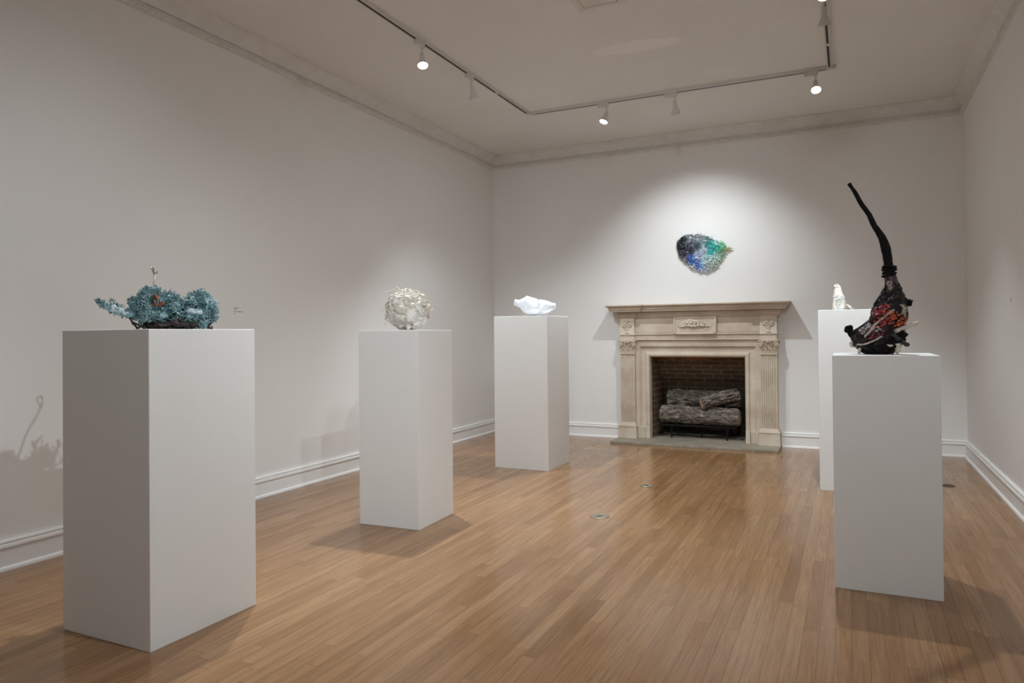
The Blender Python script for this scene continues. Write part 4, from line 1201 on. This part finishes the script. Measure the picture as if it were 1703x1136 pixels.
for x, y in ((1463, 559), (1457, 560), (1450, 561), (1447, 563), (1452, 557), (1461, 555), (1467, 556), (1469, 552)):
    m = MB(); m.blob((0, 0, 0), (.0085, .006, .0055), 10, 7, 0.15, 90, Matrix.Rotation(-0.4, 3, 'Y'), (0.30, 0.04, 0.07), x)
    m.build('red_bead', M_bead, t, 180, front(x, y, 0.003), True)
m = MB()
for pts in (((1450, 524), (1460, 516), (1472, 509)), ((1452, 532), (1466, 521), (1480, 511)), ((1476, 536), (1484, 524), (1492, 517)), ((1484, 543), (1494, 530), (1503, 525)), ((1449, 527), (1458, 535), (1464, 546)), ((1470, 512), (1478, 524), (1486, 540)), ((1488, 518), (1496, 530), (1500, 543)), ((1462, 512), (1470, 526), (1476, 538)), ((1497, 523), (1503, 531), (1507, 536)), ((1446, 566), (1456, 560), (1470, 552))):
    m.tube([front(a, b, 0.0105) for a, b in pts], 0.0016, 5)
m.build('bead_netting', M_cord, bd, 180)
# knotted pale ropes
CLAMP[0] = True
def rope(pts, r, c, pitch=3.0):
    mb = MB(); P = [Vector((a, b, 0)) for a, b in pts]; k = 0
    for i in range(len(P) - 1):
        n_ = max(1, int((P[i + 1] - P[i]).length / pitch))
        for q in range(n_):
            p = P[i].lerp(P[i + 1], q / n_); v = math.exp(rnd.gauss(0, 0.22)); k += 1
            dd = P[i + 1] - P[i]; an = math.atan2(-dd.y, dd.x) + (0.6 if k % 2 else -0.6)
            mb.blob(front(p.x, p.y, 0.008), (r * 1.25, r, r * 0.75), 8, 6, 0.2, 90, Matrix.Rotation(-an, 3, 'Y'), [min(.85, x * v) for x in c], k)
    return mb.build('pale_rope', M_rope, bd, 180, None, True)
rope([(1439, 559), (1446, 551), (1455, 541), (1466, 531), (1476, 523), (1487, 515)], 0.0060, (0.40, 0.35, 0.26), 1.8)
rope([(1444, 555), (1450, 548), (1456, 543)], 0.006, (0.46, 0.41, 0.34), 2.0)
rope([(1426.5, 573), (1436, 573), (1446, 570), (1457, 565), (1468, 559)], 0.0050, (0.52, 0.45, 0.39), 1.8)
rope([(1499, 508), (1503, 512), (1502, 518), (1500, 524)], 0.0075, (0.34, 0.29, 0.22), 2.2)
rope([(1502, 507), (1506, 512), (1505, 520), (1503, 528)], 0.006, (0.30, 0.26, 0.19), 2.2)
def patch(pts, c, n_, nm):
    mb = MB(); xs = [p[0] for p in pts]; ys = [p[1] for p in pts]; k = 0
    while k < n_:
        f, g = rnd.random(), rnd.random()
        a = Vector(pts[0]).lerp(Vector(pts[1]), f); b = Vector(pts[3]).lerp(Vector(pts[2]), f); p = a.lerp(b, g); k += 1
        v = math.exp(rnd.gauss(0, 0.2))
        mb.blob(front(p.x, p.y, 0.003), (rnd.uniform(.0025, .006), 0.003, rnd.uniform(.002, .004)), 7, 5, 0.3, 90, Matrix.Rotation(rnd.uniform(0, 3), 3, 'Y'), [min(.85, x * v) for x in c], k)
    return mb.build(nm, M_rope, bd, 180, None, True)
patch([(1428, 549), (1446, 536), (1449, 541), (1434, 558)], (0.40, 0.37, 0.355), 60, 'pale_mesh')
patch([(1452, 552), (1462, 546), (1466, 549), (1456, 555)], (0.46, 0.42, 0.38), 26, 'pale_mesh')
patch([(1475, 468), (1483, 468), (1484, 484), (1476, 487)], (0.34, 0.27, 0.225), 75, 'pale_mesh')
patch([(1477, 495), (1485, 493), (1486, 500), (1478, 500)], (0.42, 0.37, 0.38), 9, 'pale_mesh')
m = MB(); m.blob(L(1412, 547, 0.0), (0.021, 0.018, 0.021), 18, 14, 0.3, 45); m.tube([L(1412, 548), L(1416, 556), L(1421, 561)], [0.014, 0.016, 0.016], 8); m.build('side_knob', M_black, t, 180)
m = MB(); m.tube([L(1500, 498, 0.0), L(1507, 502, 0.0), L(1513, 504, 0.0), L(1517, 504.5, 0)], [0.018, 0.016, 0.018, 0.013], 7); m.tube([L(1515, 501, 0), L(1518.8, 499.5, 0)], [0.004, 0.003], 5); m.build('side_stub', M_black, t, 60)
m = MB(); m.tube([front(1489, 551, 0.010), front(1499, 547, 0.012), L(1512, 542.2, -0.06), L(1524, 537.8, -0.05), L(1528.3, 536.4, -0.05)], [0.0100, 0.0105, 0.0095, 0.0100, 0.0085], 10); m.build('cream_stick', M_stick, t, 50)
m = MB(); m.tube([front(1483.5, 555, 0.012), front(1493, 563, 0.014), L(1503, 570, -0.05), L(1509, 574, -0.04)], [0.011, 0.012, 0.011, 0.010], 8, True, None, 0.8); m.blob(L(1508.5, 573, -0.04), (0.014, 0.012, 0.010), 9, 6, 0.3, 60); m.build('charcoal_stick', M_bstick, t, 50)
m = MB(); m.blob(front(1491, 574.5, 0.006), (0.017, 0.014, 0.022), 16, 12, 0.6, 45); m.blob(front(1481, 574.5, 0.014), (0.018, 0.008, 0.008), 14, 10, 0.6, 50); m.tube([front(1493, 577, 0.012), L(1493.5, 583, -0.075), L(1490, 588, -0.075)], [0.014, 0.011, 0.009], 8); m.build('cream_lump', M_bone, t, 180)
m = MB(); m.tube([front(1431, 579, 0.0), L(1429, 584.5, -0.055), L(1428.4, 588, -0.055)], [0.009, 0.007, 0.0055], 8); m.build('small_foot', M_bone, t, 180)
m = MB(); m.blob(L(1417, 573, -0.02), (0.012, 0.01, 0.014), 8, 6, 0.4, 70); m.build('pale_shred', M_bone, t, 180)
